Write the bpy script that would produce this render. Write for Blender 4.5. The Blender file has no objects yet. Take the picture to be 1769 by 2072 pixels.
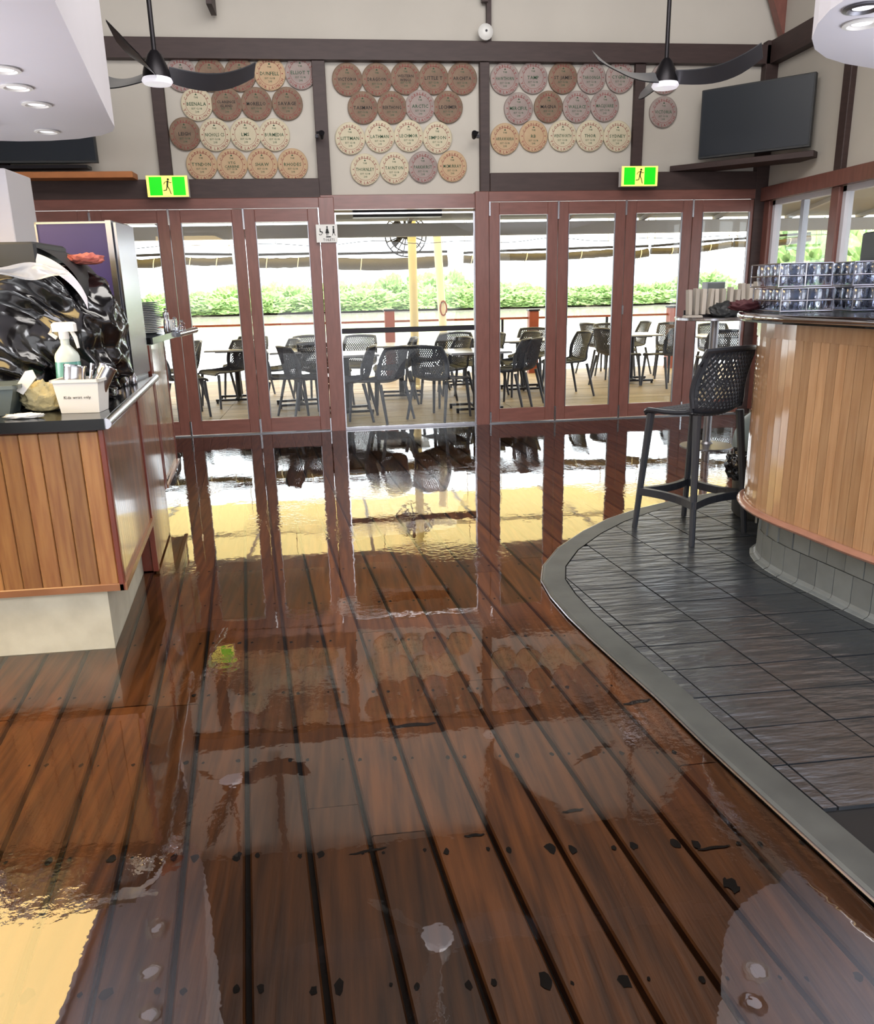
import bpy, bmesh, math, random
from mathutils import Vector, Matrix, noise
R = math.radians
random.seed(7)
sc = bpy.context.scene
COL = sc.collection

# ---------------------------------------------------------------- camera
F = 1598.2; PT = R(15.84); RL = R(-1.326); YW = R(6.784); H = 1.5
def _rz(v, a):
    c, s = math.cos(a), math.sin(a)
    return Vector((c*v[0]-s*v[1], s*v[0]+c*v[1], v[2]))
_fw = Vector((0, math.cos(PT), -math.sin(PT))); _rt = Vector((1, 0, 0)); _up = _rt.cross(_fw)
_r2 = _rt*math.cos(RL)+_up*math.sin(RL); _u2 = -_rt*math.sin(RL)+_up*math.cos(RL)
FW, RT, UP = _rz(_fw, -YW), _rz(_r2, -YW), _rz(_u2, -YW)
CAMLOC = Vector((0, 0, H))
cam = bpy.data.cameras.new('camera'); camo = bpy.data.objects.new('camera', cam); COL.objects.link(camo)
cam.sensor_fit = 'HORIZONTAL'; cam.sensor_width = 36; cam.lens = F/1769*36; cam.clip_end = 600
camo.matrix_world = Matrix(((RT.x, UP.x, -FW.x, 0), (RT.y, UP.y, -FW.y, 0), (RT.z, UP.z, -FW.z, H), (0, 0, 0, 1)))
sc.camera = camo
# measuring helpers: a pixel's sight line met with a plane of the room (survey of the photograph)
def _on(px, py, ax, val):
    d = FW+RT*((px-884.5)/F)-UP*((py-1036)/F)
    return CAMLOC+d*((val-CAMLOC[ax])/d[ax])
def G(px, py, z=0.0): return _on(px, py, 2, z)
def W(px, py, y=8.77): return _on(px, py, 1, y)

# ---------------------------------------------------------------- world, sun, lights, exposure
wd = bpy.data.worlds.new('sky'); sc.world = wd; wd.use_nodes = True
bg = wd.node_tree.nodes['Background']; bg.inputs[0].default_value = (0.93, 0.96, 1.0, 1); bg.inputs[1].default_value = 5.0
sl = bpy.data.lights.new('sun', 'SUN'); sl.energy = 9; sl.angle = R(1.0); sl.color = (1, .95, .86)
so = bpy.data.objects.new('sun', sl); COL.objects.link(so); so.rotation_euler = (R(28), R(24), 0)
def area(name, loc, target, sx, sy, power, color):
    l = bpy.data.lights.new(name, 'AREA'); l.shape = 'RECTANGLE'; l.size = sx; l.size_y = sy; l.energy = power; l.color = color
    o = bpy.data.objects.new(name, l); COL.objects.link(o); o.location = loc
    o.rotation_euler = (Vector(target)-Vector(loc)).to_track_quat('-Z', 'Y').to_euler()
    return o
area('rear_high_fill', (0.3, -4.3, 4.45), (0.5, 8.7, 2.6), 8.5, 1.7, 640, (.97, .97, 1.0))  # added fill towards the door wall; the rear wall has no window
area('rear_low_fill', (0.3, -4.4, 1.4), (0.3, 8.7, 2.2), 9.0, 2.6, 190, (.92, .95, 1.0))  # added weak low fill for the bulkhead undersides, no doorway behind it
area('left_bulkhead_upfill', (-3.5, 2.9, 1.25), (-3.2, 2.9, 3), 2.0, 3.2, 150, (.93, .93, 1.0))  # added upward fill brightening the left bulkhead underside, no real lamp
area('right_bulkhead_upfill', (3.55, 2.7, 1.5), (3.5, 2.7, 3), 1.3, 2.2, 60, (.93, .93, 1.0))  # same kind of added upward fill, for the right bulkhead
area('overhead_fill', (0.8, 4.1, 5.2), (0.8, 6.2, 0), 5.0, 2.4, 360, (1.0, .95, .90))  # added soft fill from above for doors and far floor, not a fitting
sc.view_settings.view_transform = 'Standard'; sc.view_settings.look = 'None'
sc.view_settings.exposure = 0.0; sc.view_settings.gamma = 1.0; sc.view_settings.use_curve_mapping = False

# ---------------------------------------------------------------- materials
def lin(c):
    return tuple((v/255/12.92 if v/255 <= .04045 else ((v/255+.055)/1.055)**2.4) for v in c)+(1,)
def mat(name, c, rough=.5, metal=0, var=0.0, nz=0.0, nscale=8, stretch=(1, 1, 1), bump=0.0, bscale=None, spec=.5, coat=0.0, c2=None,
        trans=0.0, ior=1.45, emit=None, estr=0.0, alpha=1.0, coords='Object', coatrough=.08):
    m = bpy.data.materials.new(name); m.use_nodes = True; nt = m.node_tree; N = nt.nodes; L = nt.links
    b = N['Principled BSDF']; col = lin(c)
    b.inputs['Base Color'].default_value = col; b.inputs['Roughness'].default_value = rough; b.inputs['Metallic'].default_value = metal
    b.inputs['Specular IOR Level'].default_value = spec; b.inputs['IOR'].default_value = ior
    b.inputs['Coat Weight'].default_value = coat; b.inputs['Coat Roughness'].default_value = coatrough
    b.inputs['Transmission Weight'].default_value = trans; b.inputs['Alpha'].default_value = alpha
    if emit: b.inputs['Emission Color'].default_value = lin(emit); b.inputs['Emission Strength'].default_value = estr
    if var or nz or bump:
        tc = N.new('ShaderNodeTexCoord'); mp = N.new('ShaderNodeMapping'); L.new(tc.outputs[coords], mp.inputs[0]); mp.inputs['Scale'].default_value = stretch
        oi = N.new('ShaderNodeObjectInfo')
        ad = N.new('ShaderNodeVectorMath'); ad.operation = 'ADD'; L.new(mp.outputs[0], ad.inputs[0])
        cx = N.new('ShaderNodeMath'); cx.operation = 'MULTIPLY'; cx.inputs[1].default_value = 37.0 if var else 0.0; L.new(oi.outputs['Random'], cx.inputs[0]); L.new(cx.outputs[0], ad.inputs[1])
        ns = N.new('ShaderNodeTexNoise'); ns.inputs['Scale'].default_value = nscale; ns.inputs['Detail'].default_value = 5; L.new(ad.outputs[0], ns.inputs[0])
        if nz or var:
            rp = N.new('ShaderNodeMix'); rp.data_type = 'RGBA'; cc2 = lin(c2) if c2 else tuple(v*.45 for v in col[:3])+(1,)
            rp.inputs[6].default_value = col; rp.inputs[7].default_value = cc2
            mr = N.new('ShaderNodeMapRange'); mr.inputs[1].default_value = .35; mr.inputs[2].default_value = .68; mr.inputs[4].default_value = nz
            L.new(ns.outputs[0], mr.inputs[0]); L.new(mr.outputs[0], rp.inputs[0])
            hs = N.new('ShaderNodeHueSaturation'); L.new(rp.outputs[2], hs.inputs['Color'])
            m2 = N.new('ShaderNodeMapRange'); m2.inputs[3].default_value = 1-var; m2.inputs[4].default_value = 1+var
            L.new(oi.outputs['Random'], m2.inputs[0]); L.new(m2.outputs[0], hs.inputs['Value'])
            L.new(hs.outputs[0], b.inputs['Base Color'])
        if bump:
            bp_ = N.new('ShaderNodeBump'); bp_.inputs['Strength'].default_value = bump; bp_.inputs['Distance'].default_value = .01
            if bscale:
                n2 = N.new('ShaderNodeTexNoise'); n2.inputs['Scale'].default_value = bscale; n2.inputs['Detail'].default_value = 6; L.new(ad.outputs[0], n2.inputs[0]); L.new(n2.outputs[0], bp_.inputs['Height'])
            else: L.new(ns.outputs[0], bp_.inputs['Height'])
            L.new(bp_.outputs[0], b.inputs['Normal'])
    return m
M = {}
M['floorwood'] = mat('floor_wood', (124, 78, 40), .45, var=.34, nz=1.0, nscale=3.0, stretch=(11, .8, 9), c2=(76, 46, 24), bump=.3)
M['subfloor'] = mat('subfloor_dark', (14, 9, 7), .8)
M['cream'] = mat('cream_wall_paint', (196, 190, 180), .8, nz=.12, nscale=1.5)
M['ceil'] = mat('ceiling_board', (70, 48, 36), .7, nz=.3, nscale=2)
M['beam'] = mat('dark_timber', (66, 50, 48), .55, nz=.4, nscale=6, stretch=(1, 1, 6))
M['redwood'] = mat('red_brown_timber', (126, 80, 71), .38, nz=.35, nscale=7, stretch=(4, 4, .7), coat=.35, coatrough=.2)
M['redwood_h'] = mat('red_brown_timber_rail', (126, 80, 71), .38, nz=.35, nscale=7, stretch=(.7, 4, 4), coat=.35, coatrough=.2)
M['slat'] = mat('honey_timber_slat', (146, 104, 60), .35, var=.3, nz=.65, nscale=4, stretch=(12, 12, 1.0), c2=(110, 62, 32), coat=.55, coatrough=.12)
M['slatbar'] = mat('varnished_bar_slat', (176, 140, 104), .32, var=.16, nz=.5, nscale=4, stretch=(12, 12, 1.0), c2=(138, 96, 62), coat=1.0, coatrough=.07)
M['slatside'] = mat('glossy_side_slat', (150, 112, 72), .3, var=.25, nz=.6, nscale=5, stretch=(14, 14, .6), c2=(112, 70, 40), coat=1.0, coatrough=.07, bump=.05)
M['slatside'].node_tree.nodes['Principled BSDF'].inputs['Coat IOR'].default_value = 2.3
M['slatbar'].node_tree.nodes['Principled BSDF'].inputs['Coat IOR'].default_value = 1.8
M['trim'] = mat('dark_red_trim', (112, 52, 40), .3, coat=.5, nz=.3)
M['trimtan'] = mat('tan_timber_trim', (138, 92, 60), .35, coat=.4, nz=.3)
M['plinth'] = mat('pale_plinth', (190, 186, 168), .5, nz=.3, nscale=9, c2=(130, 122, 104))
M['black'] = mat('black_stone_top', (16, 17, 18), .15, nz=.3)
M['steel'] = mat('steel', (190, 190, 196), .22, 1)
M['steeldull'] = mat('brushed_steel', (150, 150, 156), .4, 1)
M['chrome'] = mat('chrome', (220, 220, 225), .08, 1)
M['copper'] = mat('timber_rail', (156, 112, 94), .3, coat=.6, nz=.3, nscale=12)
M['slate'] = mat('slate_tile', (42, 47, 53), .30, var=.12, nz=.45, nscale=3.5, stretch=(1.1, 4.5, 1), c2=(28, 29, 34), bump=.9, bscale=4.5, spec=1.0, ior=1.7)
for _n in M['slate'].node_tree.nodes:
    if _n.bl_idname == 'ShaderNodeBump': _n.inputs['Distance'].default_value = .022
M['grout'] = mat('dark_grout', (20, 20, 22), .7)
M['curb'] = mat('concrete_curb', (78, 81, 80), .45, nz=.6, nscale=5, c2=(50, 53, 54), bump=.2)
M['greytile'] = mat('grey_wall_tile', (112, 118, 120), .35, var=.12, nz=.25, nscale=12)
M['white'] = mat('white_paint', (214, 212, 220), .55, nz=.06, nscale=2)
M['whiteplastic'] = mat('white_plastic', (225, 224, 220), .4)
M['chair'] = mat('charcoal_plastic', (66, 68, 78), .42, spec=.5)
M['stool'] = mat('charcoal_stool_plastic', (44, 47, 54), .35, spec=.6)
M['tabletop'] = mat('pale_tabletop', (160, 160, 165), .25)
M['darkmetal'] = mat('dark_metal', (40, 38, 42), .4, .6)
M['deck'] = mat('deck_board', (148, 132, 112), .55, var=.15, nz=.5, nscale=3, stretch=(.8, 9, 1), c2=(112, 98, 84))
M['yellowpost'] = mat('cream_yellow_post', (222, 206, 160), .5, nz=.1)
M['palepost'] = mat('pale_post', (225, 220, 205), .5)
M['railwood'] = mat('orange_rail_wood', (140, 66, 40), .5, nz=.3)
M['blind'] = mat('olive_blind', (78, 70, 54), .6, nz=.4, nscale=5)
M['greybeam'] = mat('grey_painted_beam', (205, 203, 200), .6)
M['roofgrey'] = mat('grey_soffit', (185, 186, 180), .6)
M['leaf'] = mat('mangrove_foliage', (146, 172, 104), .7, nz=.9, nscale=9, c2=(106, 138, 86), var=.2, bump=.4)
M['trunk'] = mat('mangrove_trunk', (92, 84, 74), .8)
M['mud'] = mat('river_bank_mud', (120, 108, 92), .9)
M['river'] = mat('river_water', (190, 184, 170), .08, spec=1.0, bump=.25, nscale=.8)
M['bag'] = mat('black_bin_bag', (14, 14, 17), .2, spec=.6, nz=.2, bump=.12, nscale=9, coat=.5)
M['greyplastic'] = mat('grey_plastic', (96, 106, 106), .4)
M['darkgrey'] = mat('dark_grey_plastic', (52, 54, 56), .5)
M['screen'] = mat('dark_screen', (36, 42, 50), .35, spec=.5)
M['purple'] = mat('purple_panel', (66, 58, 112), .3, nz=.3, nscale=1.5, c2=(38, 34, 70))
M['tealliquid'] = mat('teal_liquid', (88, 148, 140), .2, coat=.4)
M['bottleclear'] = mat('cloudy_plastic', (196, 204, 196), .3)
M['cloth'] = mat('beige_cloth', (176, 166, 128), .9, bump=.8, nscale=60)
M['green'] = mat('green_cloth', (30, 120, 60), .8)
M['redcloth'] = mat('red_cloth', (66, 24, 30), .7, bump=.6, nscale=20)
M['pinkcloth'] = mat('salmon_cloth', (190, 110, 98), .9, bump=.6, nscale=30)
M['clearwrap'] = mat('clear_wrap', (205, 208, 215), .12, trans=.35, spec=.8)
M['plate'] = mat('grey_china', (150, 156, 166), .3)
M['menu'] = mat('menu_card', (186, 178, 168), .6, var=.25)
M['ltrim'] = mat('shelf_edge_lit_tone', (188, 120, 72), .5, nz=.25)  # warm lamp glow on the shelf is put into this base colour
M['green_txt'] = mat('green_lettering', (52, 84, 62), .8)
M['red_txt'] = mat('red_lettering', (138, 62, 62), .8)
M['dark_txt'] = mat('dark_lettering', (44, 44, 44), .8)
M['discrim'] = mat('plaque_rim', (112, 84, 66), .7, nz=.3)
M['tan'] = mat('plaque_tan', (190, 164, 132), .75, nz=.25, nscale=9, c2=(160, 124, 88))
M['creamd'] = mat('plaque_cream', (204, 194, 168), .75, nz=.25, nscale=9, c2=(170, 156, 128))
M['brown'] = mat('plaque_brown', (134, 112, 94), .75, nz=.5, nscale=11, c2=(98, 78, 66))
M['mauve'] = mat('plaque_mauve', (160, 146, 140), .75, nz=.4, nscale=11, c2=(118, 104, 102))
M['exitgreen'] = mat('exit_green', (20, 150, 20), .5, emit=(10, 200, 10), estr=1.15)
M['exityellow'] = mat('exit_yellow', (230, 220, 110), .5, emit=(240, 225, 110), estr=1.0)
M['exitdark'] = mat('exit_figure', (30, 60, 20), .6)
M['warmglow'] = mat('warm_diffuser', (240, 215, 160), .5, emit=(255, 216, 142), estr=7.0)
M['fanlight'] = mat('fan_light_glass', (230, 230, 235), .3, emit=(240, 235, 245), estr=.7)
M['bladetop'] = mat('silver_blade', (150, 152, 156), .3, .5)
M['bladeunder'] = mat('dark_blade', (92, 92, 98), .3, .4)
M['led'] = mat('lamp_lens', (235, 235, 240), .3, emit=(235, 232, 245), estr=1.0)

def special(name):
    m = bpy.data.materials.new(name); m.use_nodes = True; nt = m.node_tree; nt.nodes.clear()
    return m, nt, nt.nodes, nt.links, nt.nodes.new('ShaderNodeOutputMaterial')
# thin standing water: mirror-like film that lets the boards show through
m, nt, N, L, out = special('water_film')
gl = N.new('ShaderNodeBsdfGlossy'); gl.inputs['Roughness'].default_value = .012; gl.inputs['Color'].default_value = (1, 1, 1, 1)
tr = N.new('ShaderNodeBsdfTransparent'); tr.inputs[0].default_value = (.97, .95, .93, 1)
fr = N.new('ShaderNodeFresnel'); fr.inputs['IOR'].default_value = 1.85
mx = N.new('ShaderNodeMixShader'); tc = N.new('ShaderNodeTexCoord')
n1 = N.new('ShaderNodeTexNoise'); n1.inputs['Scale'].default_value = 5.0; n1.inputs['Detail'].default_value = 4
n2 = N.new('ShaderNodeTexNoise'); n2.inputs['Scale'].default_value = 30; n2.inputs['Detail'].default_value = 3
n3 = N.new('ShaderNodeTexNoise'); n3.inputs['Scale'].default_value = 1.3; n3.inputs['Detail'].default_value = 2
L.new(tc.outputs['Object'], n1.inputs[0]); L.new(tc.outputs['Object'], n2.inputs[0]); L.new(tc.outputs['Object'], n3.inputs[0])
mk = N.new('ShaderNodeMapRange'); mk.inputs[1].default_value = .5; mk.inputs[2].default_value = .68; L.new(n3.outputs[0], mk.inputs[0])
b1 = N.new('ShaderNodeBump'); b1.inputs['Strength'].default_value = .06; b1.inputs['Distance'].default_value = .01; L.new(n1.outputs[0], b1.inputs['Height'])
b2 = N.new('ShaderNodeBump'); b2.inputs['Distance'].default_value = .003; L.new(n2.outputs[0], b2.inputs['Height']); L.new(b1.outputs[0], b2.inputs['Normal'])
mm = N.new('ShaderNodeMath'); mm.operation = 'MULTIPLY'; mm.inputs[1].default_value = .35; L.new(mk.outputs[0], mm.inputs[0]); L.new(mm.outputs[0], b2.inputs['Strength'])
L.new(b2.outputs[0], gl.inputs['Normal']); L.new(b2.outputs[0], fr.inputs['Normal'])
L.new(fr.outputs[0], mx.inputs[0]); L.new(tr.outputs[0], mx.inputs[1]); L.new(gl.outputs[0], mx.inputs[2]); L.new(mx.outputs[0], out.inputs[0])
M['water'] = m
def schlick(N, L, r0):
    lw = N.new('ShaderNodeLayerWeight'); lw.inputs['Blend'].default_value = .5
    p = N.new('ShaderNodeMath'); p.operation = 'POWER'; p.inputs[1].default_value = 5.0; L.new(lw.outputs['Facing'], p.inputs[0])
    q = N.new('ShaderNodeMath'); q.operation = 'MULTIPLY_ADD'; q.inputs[1].default_value = 1-r0; q.inputs[2].default_value = r0; L.new(p.outputs[0], q.inputs[0])
    return q
# window glass, thin
m, nt, N, L, out = special('window_glass')
gl = N.new('ShaderNodeBsdfGlossy'); gl.inputs['Roughness'].default_value = .01
tr = N.new('ShaderNodeBsdfTransparent'); tr.inputs[0].default_value = (.95, .97, .97, 1); fr = schlick(N, L, .03)
mx = N.new('ShaderNodeMixShader'); L.new(fr.outputs[0], mx.inputs[0]); L.new(tr.outputs[0], mx.inputs[1]); L.new(gl.outputs[0], mx.inputs[2]); L.new(mx.outputs[0], out.inputs[0])
M['glass'] = m
# drinking glass
m, nt, N, L, out = special('tumbler_glass')
gl = N.new('ShaderNodeBsdfGlossy'); gl.inputs['Roughness'].default_value = .05; gl.inputs[0].default_value = (.9, .93, 1, 1)
tr = N.new('ShaderNodeBsdfTransparent'); tr.inputs[0].default_value = (.86, .88, .92, 1); fr = schlick(N, L, .12)
mx = N.new('ShaderNodeMixShader'); L.new(fr.outputs[0], mx.inputs[0]); L.new(tr.outputs[0], mx.inputs[1]); L.new(gl.outputs[0], mx.inputs[2]); L.new(mx.outputs[0], out.inputs[0])
M['tumbler'] = m
# translucent cream roof sheeting
m, nt, N, L, out = special('cream_translucent_sheet')
df = N.new('ShaderNodeBsdfDiffuse'); df.inputs[0].default_value = (.62, .47, .20, 1); tl = N.new('ShaderNodeBsdfTranslucent'); tl.inputs[0].default_value = (.86, .66, .28, 1)
mx = N.new('ShaderNodeMixShader'); mx.inputs[0].default_value = .6; L.new(df.outputs[0], mx.inputs[1]); L.new(tl.outputs[0], mx.inputs[2]); L.new(mx.outputs[0], out.inputs[0])
M['sheet'] = m

# ---------------------------------------------------------------- mesh helpers
class MB:
    def __init__(s): s.v = []; s.f = []
    def add(s, vs, fs, X=None):
        k = len(s.v)
        s.v += [tuple(X @ Vector(p)) if X else tuple(p) for p in vs]; s.f += [tuple(i+k for i in f) for f in fs]; return s
    def box(s, x0, x1, y0, y1, z0, z1, X=None):
        vs = [(x0, y0, z0), (x1, y0, z0), (x1, y1, z0), (x0, y1, z0), (x0, y0, z1), (x1, y0, z1), (x1, y1, z1), (x0, y1, z1)]
        return s.add(vs, [(0, 3, 2, 1), (4, 5, 6, 7), (0, 1, 5, 4), (1, 2, 6, 5), (2, 3, 7, 6), (3, 0, 4, 7)], X)
    def bbox(s, x0, x1, y0, y1, z0, z1, c=.006, X=None):     # box with chamfered vertical edges and top
        vs = []
        for (z, i) in ((z0, 0), (z1-c, 0), (z1, c)):
            a0, a1, b0, b1 = x0+i, x1-i, y0+i, y1-i
            vs += [(a0+c, b0, z), (a1-c, b0, z), (a1, b0+c, z), (a1, b1-c, z), (a1-c, b1, z), (a0+c, b1, z), (a0, b1-c, z), (a0, b0+c, z)]
        fs = [tuple(range(7, -1, -1)), tuple(range(16, 24))]
        for r in (0, 8):
            for i in range(8): j = (i+1) % 8; fs.append((r+i, r+j, r+8+j, r+8+i))
        return s.add(vs, fs, X)
    def prism(s, pts, z0, z1, X=None, sc1=None):
        n = len(pts); vs = [(p[0], p[1], z0) for p in pts]+[(p[0], p[1], z1) for p in (sc1 or pts)]
        fs = [tuple(range(n-1, -1, -1)), tuple(range(n, 2*n))]+[(i, (i+1) % n, n+(i+1) % n, n+i) for i in range(n)]
        return s.add(vs, fs, X)
    def bar(s, a, b, w, h=None, up=(0, 0, 1)):               # rectangular bar from a to b
        a, b = Vector(a), Vector(b); d = (b-a).normalized(); h = h or w; u = Vector(up)
        if abs(d.dot(u)) > .95: u = Vector((1, 0, 0))
        sd = d.cross(u).normalized(); u = sd.cross(d)
        vs = [p+sd*(i*w/2)+u*(j*h/2) for p in (a, b) for i, j in ((-1, -1), (1, -1), (1, 1), (-1, 1))]
        return s.add(vs, [(3, 2, 1, 0), (4, 5, 6, 7), (0, 1, 5, 4), (1, 2, 6, 5), (2, 3, 7, 6), (3, 0, 4, 7)])
    def tube(s, pts, r, n=8, closed=False, flat=1.0):
        pts = [Vector(p) for p in pts]; m = len(pts); rr = r if isinstance(r, (list, tuple)) else [r]*m; vs = []; fs = []
        up = Vector((0, 0, 1))
        for i, p in enumerate(pts):
            a = pts[i-1] if (i or closed) else p; b = pts[(i+1) % m] if (i < m-1 or closed) else p
            d = (b-a).normalized(); u = up if abs(d.dot(up)) < .93 else Vector((1, 0, 0))
            sd = d.cross(u).normalized(); u = sd.cross(d)
            for k in range(n):
                t = 2*math.pi*k/n; vs.append(p+sd*(rr[i]*math.cos(t))+u*(rr[i]*math.sin(t)*flat))
        for i in range(m if closed else m-1):
            j = (i+1) % m
            for k in range(n): l = (k+1) % n; fs.append((i*n+k, i*n+l, j*n+l, j*n+k))
        if not closed: fs += [tuple(range(n-1, -1, -1)), tuple(range((m-1)*n, m*n))]
        return s.add(vs, fs)
    def lathe(s, prof, n=16, X=None, cap=True):              # prof: (r, z)
        vs = []; fs = []; m = len(prof)
        for r, z in prof:
            for k in range(n): t = 2*math.pi*k/n; vs.append((r*math.cos(t), r*math.sin(t), z))
        for i in range(m-1):
            for k in range(n): l = (k+1) % n; fs.append((i*n+k, i*n+l, (i+1)*n+l, (i+1)*n+k))
        if cap: fs += [tuple(range(n-1, -1, -1)), tuple(range((m-1)*n, m*n))]
        return s.add(vs, fs, X)
    def grid(s, fn, nu, nv, thick=0.0):                      # fn(u,v)->point, both 0..1
        P = [[Vector(fn(i/nu, j/nv)) for j in range(nv+1)] for i in range(nu+1)]
        vs = [p for r in P for p in r]; w = nv+1
        fs = [(i*w+j, (i+1)*w+j, (i+1)*w+j+1, i*w+j+1) for i in range(nu) for j in range(nv)]
        return s.add(vs, fs)
    def build(s, name, m, parent=None, smooth=False, loc=None, rotz=0):
        me = bpy.data.meshes.new(name); me.from_pydata(s.v, [], s.f); me.materials.append(M[m] if isinstance(m, str) else m); me.update()
        if smooth:
            me.polygons.foreach_set('use_smooth', [True]*len(me.polygons)); me.set_sharp_from_angle(angle=R(40))
        o = bpy.data.objects.new(name, me); COL.objects.link(o)
        if parent: o.parent = parent
        if loc: o.location = loc
        if rotz: o.rotation_euler.z = rotz
        return o
def T(x=0, y=0, z=0, rz=0, rx=0, ry=0): return Matrix.Translation((x, y, z)) @ Matrix.Rotation(rz, 4, 'Z') @ Matrix.Rotation(ry, 4, 'Y') @ Matrix.Rotation(rx, 4, 'X')
def tag(o, label=None, cat=None, group=None, kind=None):
    if label: o['label'] = label
    if cat: o['category'] = cat
    if group: o['group'] = group
    if kind: o['kind'] = kind
    return o
def empty(name, loc, label, cat, group=None, rz=0):
    o = bpy.data.objects.new(name, None); o.empty_display_size = .1; COL.objects.link(o); o.location = loc; o.rotation_euler.z = rz
    return tag(o, label, cat, group)
def kids(o): return [c for c in bpy.data.objects if c.parent is o]
def copy_tree(o, loc, rz, label, group=None):
    def rec(q, par):
        c = q.copy(); COL.objects.link(c); c.parent = par
        for ch in list(q.children): rec(ch, c)
        return c
    r = rec(o, None); r.location = loc; r.rotation_euler.z = rz; r['label'] = label
    if group: r['group'] = group
    return r
def struct(name, mb, m, parent=None, smooth=False, label=None):
    o = mb.build(name, m, parent, smooth)
    if not parent: o['kind'] = 'structure'; o['label'] = label or name.replace('_', ' ')
    return o
# glyphs for lettering
_gl = {}
def glyph(ch):
    if ch not in _gl:
        cu = bpy.data.curves.new('g', 'FONT'); cu.body = ch; cu.size = 1; cu.resolution_u = 1; cu.offset = .015
        o = bpy.data.objects.new('g', cu); COL.objects.link(o)
        me = bpy.data.meshes.new_from_object(o)
        vs = [tuple(v.co) for v in me.vertices]; fs = [tuple(p.vertices) for p in me.polygons]
        bpy.data.objects.remove(o); bpy.data.meshes.remove(me); bpy.data.curves.remove(cu)
        xs = [v[0] for v in vs] or [0, .3]
        _gl[ch] = (vs, fs, max(xs)-min(xs)+.09 if ch != ' ' else .32, min(xs))
    return _gl[ch]
def text_w(t): return sum(glyph(c)[2] for c in t)
def text_line(mb, t, size, X, maxw=None):                    # centred flat text in the XY plane of X
    w = text_w(t)*size; sx = 1 if not maxw or w <= maxw else maxw/w; x = -w*sx/2
    for c in t:
        vs, fs, a, x0 = glyph(c)
        if fs: mb.add([(x+(v[0]-x0)*size*sx, v[1]*size-size*.36, 0) for v in vs], fs, X)
        x += a*size*sx
def text_arc(mb, t, size, r, amid, X, inward=False, span=None):
    w = text_w(t)*size; tot = w/r; k = 1 if not span else span/tot; a = amid+(tot*k/2)*(1 if not inward else -1)
    for c in t:
        vs, fs, ad, x0 = glyph(c); da = ad*size/r*k
        ac = a-da/2 if not inward else a+da/2
        rot = ac-math.pi/2 if not inward else ac+math.pi/2
        Y = X @ Matrix.Translation((r*math.cos(ac), r*math.sin(ac), 0)) @ Matrix.Rotation(rot, 4, 'Z')
        if fs: mb.add([((v[0]-x0)*size-ad*size/2, v[1]*size-size*.36, 0) for v in vs], fs, Y)
        a = a-da if not inward else a+da
WALLX = lambda x, y, z: Matrix.Translation((x, y, z)) @ Matrix.Rotation(math.pi/2, 4, 'X')   # XY text plane facing -Y (towards the room)

# ================================================================ STRUCTURE
WY = 8.77
SL = .108                                    # boards lean: x = u - SL*y
def ux(u, y): return u-SL*y
# floor: dark subfloor carrying every board as a piece of its own
fl = MB().box(-6, 4.9, -4.6, WY+.05, -.12, -.035)
floor = struct('floor', fl, 'subfloor', label='wet dark timber board floor flooded with a thin sheet of water')
PITCH = .1705; U0 = -.12
rb = random.Random(3)
for k in range(-34, 36):
    ua, ub = U0+PITCH*k+.0075, U0+PITCH*(k+1)-.0075
    if ux(ub, 9) < -4.4 and ux(ub, -3) < -4.4: continue
    y = -4.5-rb.random()*3; 
    while y < WY:
        ln = rb.choice((3.2, 4.2, 5.1, 5.8)); ya, yb = max(y, -4.5), min(y+ln-.004, WY+.02); y += ln
        if yb-ya < .3: continue
        xm = ux((ua+ub)/2, (ya+yb)/2)
        if xm > 4.6 or xm < -5.6: continue
        if ux(ua, ya) > 1.75 and yb < 4.0 and ux(ua, yb) > 1.5: continue      # under the tiled platform
        z1 = -.0005-rb.random()*.0025; c = .005
        pts = [(ux(ua, ya), ya), (ux(ub, ya), ya), (ux(ub, yb), yb), (ux(ua, yb), yb)]
        ins = [(ux(ua+c, ya), ya), (ux(ub-c, ya), ya), (ux(ub-c, yb), yb), (ux(ua+c, yb), yb)]
        mb = MB().prism(pts, -.034, z1-c).prism(pts, z1-c, z1, sc1=ins)
        mb.build('floor_board', 'floorwood', floor)
# nail stains are small dark dots sunk in the boards, two per board along each joist line
mb = MB(); rn = random.Random(11)
for jy in (0.95, 1.42, 1.86, 2.32, 2.78, 3.25, 3.7, 4.2):
    for k in range(-9, 12):
        for e in (.028, PITCH-.028):
            u = U0+PITCH*k+e; y = jy+.05*(ux(u, jy))*0-.12*ux(u, jy)+rn.uniform(-.006, .006); x = ux(u, y)
            if x < -1.0 and y > 3.2: continue
            rr = rn.uniform(.005, .012)*(1.5 if jy < 2 and rn.random() < .45 else .8)
            n = 9; mb.add([(x+rr*rn.uniform(.6, 1.2)*math.cos(6.283*i/n), y+1.5*rr*rn.uniform(.6, 1.2)*math.sin(6.283*i/n), .0003) for i in range(n)], [tuple(range(n))])
for (px, py, L_, w_, ang) in ((745, 1722, .11, .010, 8), (835, 1467, .17, .022, 0), (1445, 1715, .10, .010, 2), (1290, 1420, .12, .020, 10), (960, 1690, .06, .012, 0), (1480, 1790, .05, .03, -60), (1160, 1640, .07, .012, 5)):
    p = G(px, py); n = 14; a_ = R(ang)
    mb.add([(p.x+L_/2*math.cos(t)*math.cos(a_)-w_/2*math.sin(t)*math.sin(a_)*(1+.5*math.sin(5*t)), p.y+L_/2*math.cos(t)*math.sin(a_)+w_/2*math.sin(t)*(1+.5*math.sin(5*t)), .0004) for t in [6.283*i/n for i in range(n)]], [tuple(range(n))])
tag(mb.build('nail_stain', M['subfloor'], floor), kind='stuff')
w = MB().add([(-5.15, -4.5, .0035), (4.6, -4.5, .0035), (4.6, WY-.03, .0035), (-5.15, WY-.03, .0035)], [(0, 1, 2, 3)])
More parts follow.
